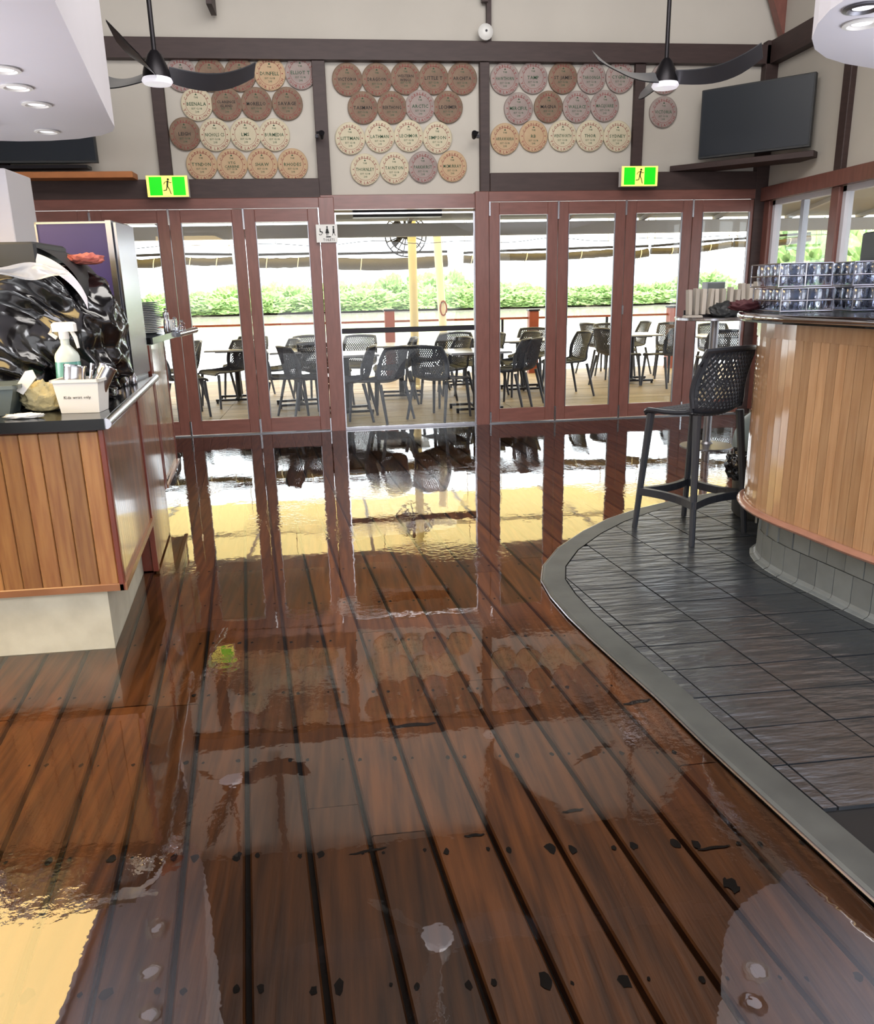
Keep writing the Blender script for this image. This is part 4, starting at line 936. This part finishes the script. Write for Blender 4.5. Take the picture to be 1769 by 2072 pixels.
# spray bottle
e = empty('spray_bottle', (-1.155, 3.62, 1.031), 'spray bottle with teal liquid and cream trigger on the worktop', 'bottle')
MB().lathe([(.052, 0), (.057, .01), (.055, .13), (.05, .20)], 20).build('liquid_part', 'tealliquid', e, smooth=True)
MB().lathe([(.05, .20), (.05, .22), (.045, .235), (.022, .265), (.018, .27), (.018, .30)], 20).build('shoulder', 'bottleclear', e, smooth=True)
MB().lathe([(.021, .295), (.021, .325)], 12).bbox(-.045, .055, -.014, .014, .325, .365, .008).tube([(.03, 0, .335), (.045, 0, .30), (.052, 0, .255)], [.009, .009, .006], 6).tube([(-.04, 0, .35), (-.055, 0, .32), (-.03, 0, .30)], .01, 6).build('trigger_head', 'whiteplastic', e, smooth=True)
# white tub with steel cups
e = empty('white_tub', (-1.075, 3.50, 1.031), 'white plastic tub with handwritten label on the worktop', 'tub', rz=R(-4))
def tub(w0, d0, w1, d1, h, t=.004):
    mb = MB(); mb.prism([(-w0, -d0), (w0, -d0), (w0, d0), (-w0, d0)], 0, .004)
    o_ = [(-w0, -d0), (w0, -d0), (w0, d0), (-w0, d0)]; q_ = [(-w1, -d1), (w1, -d1), (w1, d1), (-w1, d1)]
    for a in range(4):
        b_ = (a+1) % 4
        mb.add([(*o_[a], 0), (*o_[b_], 0), (*q_[b_], h), (*q_[a], h)], [(0, 1, 2, 3)]); s_ = (w1-t)/w1
        mb.add([(*o_[a], .004), (*o_[b_], .004), (q_[b_][0]*s_, q_[b_][1]*s_, h), (q_[a][0]*s_, q_[a][1]*s_, h)], [(3, 2, 1, 0)])
    return mb
tub(.078, .055, .092, .068, .135).build('body', 'whiteplastic', e)
mb = MB()
for (a0, a1, b0, b1) in ((-.10, .10, -.076, -.066), (-.10, .10, .066, .076), (-.10, -.09, -.076, .076), (.09, .10, -.076, .076)): mb.box(a0, a1, b0, b1, .127, .139)
mb.build('rim', 'whiteplastic', e)
mb = MB(); text_line(mb, 'Kids wrist only', .016, T(0, -.0637, .066, 0, R(90-5.5))); mb.build('lettering', 'dark_txt', e)
def cup(loc, rx_, ry_, rz_, r_, h_, lab):
    e = empty('steel_cup', loc, lab, 'cup', 'steel cups in the white tub'); e.rotation_euler = (rx_, ry_, rz_)
    MB().lathe([(r_*.94, 0), (r_, .01), (r_, h_), (r_*.93, h_), (r_*.90, .01)], 24).build('body', 'steel', e, smooth=True)
    MB().lathe([(r_+.002, h_-.008), (r_+.003, h_-.002), (r_+.001, h_+.001)], 24, cap=False).build('rim', 'chrome', e, smooth=True)
cup((-1.115, 3.50, 1.08), R(-6), R(8), 0, .043, .145, 'upright brushed steel cup in the white tub')
cup((-1.035, 3.52, 1.09), R(-12), R(28), R(0), .036, .14, 'leaning steel cup beside the upright one in the white tub')
mb = MB(); mb.tube([(0, 0, 0), (.03, 0, .12), (.045, .0, .17)], [.006, .005, .011], 8); tag(mb.build('cutlery_handle', 'chrome', loc=(-1.06, 3.49, 1.06), smooth=True), 'chrome spoon handle standing in the white tub', 'spoon')
# grey tray, knife, cloths
e = empty('grey_bowl_tray', (-1.50, 3.52, 1.031), 'grey plastic tub at the left edge of the worktop', 'tub', rz=R(5))
tub(.13, .08, .17, .10, .12).build('body', 'greyplastic', e)
mb = MB()
for (a0, a1, b0, b1) in ((-.185, .185, -.115, -.098), (-.185, .185, .098, .115), (-.185, -.168, -.115, .115), (.168, .185, -.115, .115)): mb.box(a0, a1, b0, b1, .11, .124)
mb.build('rim', 'greyplastic', e)
e = empty('scraper', (-1.33, 3.50, 1.12), 'white plastic scraper leaning out of the grey tub', 'scraper'); e.rotation_euler = (R(-10), R(35), 0)
MB().prism([(-.02, 0), (.02, 0), (.028, .09), (.0, .11), (-.02, .09)], -.004, .004, T(rx=R(90))).build('blade', 'whiteplastic', e)
crumple('beige_cloth', 'cloth', (-1.26, 3.56, 1.031), .085, .06, .12, 'beige towelling cloth bundled beside the grey tub', 'cloth', 7)
crumple('green_cloth', 'green', (-1.47, 3.34, 1.031), .05, .04, .06, 'bright green cloth at the left edge of the worktop', 'cloth', 3)
crumple('white_wrapper', 'whiteplastic', (-1.27, 3.36, 1.031), .075, .03, .02, 'flat white wrapper near the front of the worktop', 'wrapper', 5)
# small jars beyond the bag
for i, (dx, dy) in enumerate(((0, 0), (.05, .02), (.02, .06), (.08, .08))):
    tag(MB().lathe([(.018, 0), (.02, .005), (.02, .04), (.012, .05), (.012, .062)], 12).build('small_jar', 'steel', loc=(-1.16+dx-.03, 4.42+dy, 1.031), smooth=True), 'small shiny jar, %s in the cluster at the foot of the purple cooler' % ordn[i], 'jar', 'small jars by the cooler')
# plates and cruets on the high worktop
PX = W(294, 640, 5.72).x
for i in range(18):
    tag(MB().lathe([(.06, 0), (.10, .006), (.105, .0085), (.098, .0095), (.06, .005)], 24).build('plate', 'plate', loc=(PX+.002*math.sin(i*2), 5.72, 1.2455+i*.0115), smooth=True), 'grey china plate in the tall stack on the high worktop', 'plate', 'stacked plates on the high worktop')
for i, (dx, lab) in enumerate(((0, 'steel pepper mill beside the plate stack'), (.055, 'small glass cruet next to the pepper mill'), (.10, 'short glass cruet at the right of the plate stack'))):
    e = empty('cruet', (PX+.135+dx, 5.72, 1.2455), lab, 'cruet'); hh_ = (.15, .09, .07)[i]
    MB().lathe([(.02, 0), (.024, .01), (.02, hh_*.5), (.014, hh_*.62), (.021, hh_*.75), (.018, hh_*.9), (.006, hh_*.95), (.006, hh_)], 14).build('body', 'steel' if i == 0 else 'tumbler', e, smooth=True)
    MB().lathe([(.011, 0), (.012, .008), (.004, .014)], 10, T(z=hh_)).build('cap', 'chrome', e, smooth=True)
e = empty('napkin_holder', (-1.15, 5.95, 1.2455), 'steel napkin holder at the end of the high worktop', 'holder')
MB().box(-.05, .05, -.03, .03, 0, .006).box(-.03, -.026, -.03, .03, 0, .1).box(.02, .024, -.03, .03, 0, .09).build('stand', 'chrome', e); MB().box(-.024, .018, -.028, .028, .007, .08).build('napkins', 'whiteplastic', e)

# ================================================================ CURVED BAR
toe = [(4.55, 4.30), (3.6, 4.30), (2.9, 4.27), (2.6, 4.22), (2.42, 4.13), (2.30, 4.02), (2.235, 3.86), (2.215, 3.7), (2.225, 3.55), (2.25, 3.4), (2.275, 3.24), (2.295, 3.1), (2.32, 2.98), (2.40, 2.65), (2.52, 2.25), (2.72, 1.75), (3.0, 1.2), (3.5, .55)]
def resample(pl, step):
    out = [pl[0]]; acc = 0; 
    P2 = []
    for i in range(len(pl)-1):
        for t in range(12):
            q = spline([(*p,) for p in pl], (i+t/12)/(len(pl)-1)); P2.append(q)
    P2.append(pl[-1]); last = Vector(P2[0]); res = [tuple(last)]
    for a, b in zip(P2, P2[1:]):
        a, b = Vector(a), Vector(b); L_ = (b-a).length
        while acc+L_ >= step:
            t = (step-acc)/L_; a = a.lerp(b, t); res.append(tuple(a)); L_ = (b-a).length; acc = 0
        acc += L_
    return res
def off2(pl, d): return offset(pl, -d)          # outwards (left of travel)
bar = empty('curved_bar', (0, 0, 0), 'curved bar of varnished vertical slats on a grey tiled foot', 'bar counter')
tp = [(p[0], p[1]) for p in toe]
back = [(4.6, .55)]
T1 = resample(toe, .115)
MB().prism((off2(T1, -.02)+back)[::1], 0.01, 1.30).build('body', 'grout', bar)
for row, (z0, z1, sh_) in enumerate(((.052, .185, 0), (.19, .325, .5))):
    pts = T1
    for a, b in zip(pts, pts[1:]):
        a, b = Vector(a), Vector(b); d = (b-a)
        if row: a, b = a+d*.5, b+d*.5
        n = Vector((-d.y, d.x)).normalized()*-1; d_ = d.normalized()*.0018; a1, b1 = a+d_, b-d_
        MB().prism([tuple(a1+n*.0), tuple(b1+n*.0), tuple(b1-n*.012), tuple(a1-n*.012)], z0, z1).build('wall_tile', 'greytile', bar)
cv = MB()
for j, (a, b) in enumerate(zip(T1, T1[1:])):
    a, b = Vector(a), Vector(b); d = (b-a).normalized(); n = Vector((d.y, -d.x)); a, b = a+d*.001, b-d*.001
    prof = [(0.0, .052), (.004, .04), (.012, .032), (.03, .026), (.034, PZ-.002)]
    for (o0, z0), (o1, z1) in zip(prof, prof[1:]):
        cv.add([(*(a+n*o0), z0), (*(b+n*o0), z0), (*(b+n*o1), z1), (*(a+n*o1), z1)], [(0, 1, 2, 3)])
cv.build('cove_tile', 'greytile', bar, smooth=True)
PO = off2(resample(toe, .05), .0)
def outward(pl, d): 
    r = []
    for i, p in enumerate(pl):
        a = Vector(pl[max(i-1, 0)]); b = Vector(pl[min(i+1, len(pl)-1)]); t = (b-a).normalized(); r.append((p[0]+t.y*d, p[1]-t.x*d))
    return r
dd = .085
S1 = resample(outward(resample(toe, .05), dd), .0535)
# decide outward sign: must move towards the room (-x near the nose)
if min(p[0] for p in S1) > min(p[0] for p in toe): dd = -dd; S1 = resample(outward(resample(toe, .05), dd), .0535)
sg = 1 if dd > 0 else -1
for a, b in zip(S1, S1[1:]):
    a, b = Vector(a), Vector(b); d = (b-a).normalized(); n = Vector((d.y, -d.x))*sg; a, b = a+d*.0011, b-d*.0011; MB().prism([tuple(a-n*.018), tuple(b-n*.018), tuple(b), tuple(a)], .345, 1.225).build('slat', 'slatbar', bar)
S2 = resample(outward(resample(toe, .05), dd+.012*sg), .06)
MB().tube([(p[0], p[1], .335) for p in S2], .024, 10, flat=.75).build('foot_moulding', 'copper', bar, smooth=True)
S3 = outward(resample(toe, .08), dd+.006*sg); S4 = outward(resample(toe, .08), dd-.03*sg)
mb = MB()
for i in range(len(S3)-1): mb.add([(*S3[i], 1.225), (*S3[i+1], 1.225), (*S3[i+1], 1.30), (*S3[i], 1.30), (*S4[i], 1.225), (*S4[i+1], 1.225)], [(0, 1, 2, 3), (0, 4, 5, 1)])
mb.build('top_fascia', 'slatbar', bar, smooth=True)
bt = empty('bar_worktop', (0, 0, 0), 'dark bar top with a polished steel rounded edge', 'worktop')
S5 = outward(resample(toe, .08), dd+.085*sg)
MB().prism(S5+back, 1.301, 1.345).build('slab', 'black', bt)
S6 = outward(resample(toe, .08), dd+.095*sg)
MB().tube([(p[0], p[1], 1.328) for p in S6], .017, 10).build('steel_edge', 'chrome', bt, smooth=True)

# glass racks
gl0 = None
def glassmesh():
    mb = MB().lathe([(.028, 0), (.036, .03), (.038, .07), (.034, .10), (.030, .102), (.032, .07), (.031, .03), (.022, .006)], 14)
    o = mb.build('tumbler', 'tumbler', smooth=True); return o
g0 = glassmesh(); first = True
def rack(cx_, cy_, z, rz_, nx, ny, lab, glab):
    global first
    w_, d_ = nx*.078+.02, ny*.078+.02
    e = empty('glass_rack', (cx_, cy_, z), lab, 'rack', 'wire racks of glasses on the bar', rz=rz_); mb = MB(); r = .0035
    for zz in (.006, .055, .112):
        mb.tube([(-w_/2, -d_/2, zz), (w_/2, -d_/2, zz), (w_/2, d_/2, zz), (-w_/2, d_/2, zz)], r, 5, closed=True)
    for sx_ in (-1, 0, 1):
        for sy_ in (-1, 1): mb.tube([(sx_*w_/2, sy_*d_/2, .004), (sx_*w_/2, sy_*d_/2, .112)], r, 5)
    for i in range(1, ny): mb.tube([(-w_/2, -d_/2+i*d_/ny, .006), (w_/2, -d_/2+i*d_/ny, .006)], .0025, 4)
    for i in range(1, nx): mb.tube([(-w_/2+i*w_/nx, -d_/2, .006), (-w_/2+i*w_/nx, d_/2, .006)], .0025, 4)
    mb.build('wire_frame', 'steel', e)
    for i in range(nx):
        for j in range(ny):
            lx, ly = (i-(nx-1)/2)*.078, (j-(ny-1)/2)*.078; c, s = math.cos(rz_), math.sin(rz_)
            o = g0 if first else g0.copy()
            if not first: COL.objects.link(o)
            first = False
            o.location = (cx_+c*lx-s*ly, cy_+s*lx+c*ly, z+.010); o.rotation_euler.z = i*1.1+j
            tag(o, glab+', %s row, %s from left' % (ordn[j], ordn[i]), 'glass', 'upturned glasses in '+lab)
za, zb_ = 1.346, 1.462
rack(2.28, 3.86, za, R(-6), 3, 4, 'the lower wire rack at the nose of the bar', 'glass in lower rack at bar nose')
rack(2.62, 3.78, za, R(-6), 4, 5, 'the lower wire rack second from the bar nose', 'glass in second lower rack')
rack(2.66, 3.28, za, R(-12), 5, 4, 'the lower wire rack nearest the viewer', 'glass in nearest lower rack')
rack(2.26, 3.86, zb_, R(-6), 3, 4, 'the upper wire rack at the nose of the bar', 'glass in upper rack at bar nose')
rack(2.61, 3.79, zb_, R(-5), 4, 5, 'the upper wire rack second from the bar nose', 'glass in second upper rack')
rack(2.67, 3.29, zb_, R(-12), 5, 4, 'the upper wire rack nearest the viewer', 'glass in nearest upper rack')
e = empty('grey_box', (2.72, 3.72, 1.575), 'grey-brown box standing on top of the glass racks', 'box', rz=R(-8))
MB().bbox(-.13, .14, -.1, .1, 0, .14, .008).build('body', 'darkgrey', e); MB().lathe([(.05, 0), (.055, .01), (.04, .02)], 20, T(.07, -.1, .05, 0, R(90))).build('round_cap', 'darkmetal', e, smooth=True); MB().box(-.12, .13, -.102, -.1, .12, .135).build('lid_edge', 'steeldull', e)
crumple('red_cloth', 'redcloth', (2.17, 4.08, 1.346), .10, .06, .06, 'dark red cloth lying at the nose of the bar top', 'cloth', 8)
# high table with menus
tx, ty = W(1447, 650, 7.0).x, 7.0
e = empty('high_table', (tx, ty, 0), 'round high table on a steel pole between the stool and the doors', 'table')
TZ = W(1447, 640, 7.0).z
MB().lathe([(.34, TZ-.03), (.355, TZ-.025), (.355, TZ-.005), (.35, TZ), (.05, TZ)], 40).build('tabletop', 'steel', e, smooth=True)
MB().tube([(0, 0, .02), (0, 0, TZ-.03)], .038, 16).build('pole', 'steeldull', e, smooth=True); MB().lathe([(.24, .0), (.24, .012), (.06, .03), (.045, .05)], 30).build('base', 'steeldull', e, smooth=True)
hx = tx-.02
e = empty('menu_rack', (hx, ty-.05, TZ), 'small dark slotted holder for the menus on the high table', 'holder')
MB().box(-.28, .42, -.05, .06, 0, .02).box(-.28, .42, .05, .06, .02, .06).build('tray', 'darkmetal', e)
for i in range(11):
    px = -.25+i*.062; h_ = (.23, .23, .22, .22, .22, .22, .235, .22, .25, .25, .28)[i]
    tag(MB().bbox(px-.016-.004*(i % 3), px+.014, -.03, .045, 0, h_, .003, T(ry=R(-3+(i % 4)*2))).build('menu', 'menu', loc=(hx, ty-.05, TZ+.021)), 'tall pale menu standing %s in the row on the high table' % (ordn+['sixth', 'seventh', 'eighth', 'ninth', 'tenth', 'last'])[i], 'menu', 'menus on the high table')
e = empty('caddy', (hx+.05, ty+.14, TZ), 'blue-grey caddy behind the menus on the high table', 'caddy'); MB().bbox(-.09, .09, -.05, .05, .0, .30, .004).build('body', 'plate', e); MB().box(-.08, .08, -.053, -.05, .2, .29).build('label_face', 'greytile', e)
crumple('black_bag', 'darkgrey', (hx+.02, ty-.20, TZ+.001), .14, .10, .13, 'crumpled dark bag in front of the menus on the high table', 'bag', 6)
tag(MB().bbox(-.08, .08, -.04, .04, 0, .018).build('folded_menu', 'menu', loc=(hx-.26, ty-.14, TZ+.001)), 'folded menu lying flat at the left of the high table', 'menu')
# grey drum with a hanging bag beyond the bar
e = empty('grey_bin', (2.73, 4.68, PZ), 'dark grey domed bin standing behind the nose of the bar', 'bin')
MB().lathe([(.20, 0), (.215, .02), (.235, .45)], 28).build('drum', 'darkgrey', e, smooth=True)
MB().lathe([(.245, .45), (.245, .48), (.235, .54), (.20, .62), (.12, .69), (.03, .71)], 28).build('domed_lid', 'greyplastic', e, smooth=True)
o = crumple('hanging_bag', 'bag', (-.22, -.05, .36), .10, .10, .11, None, None, 9, flat=False); o.parent = e; o.name = 'bin_liner'
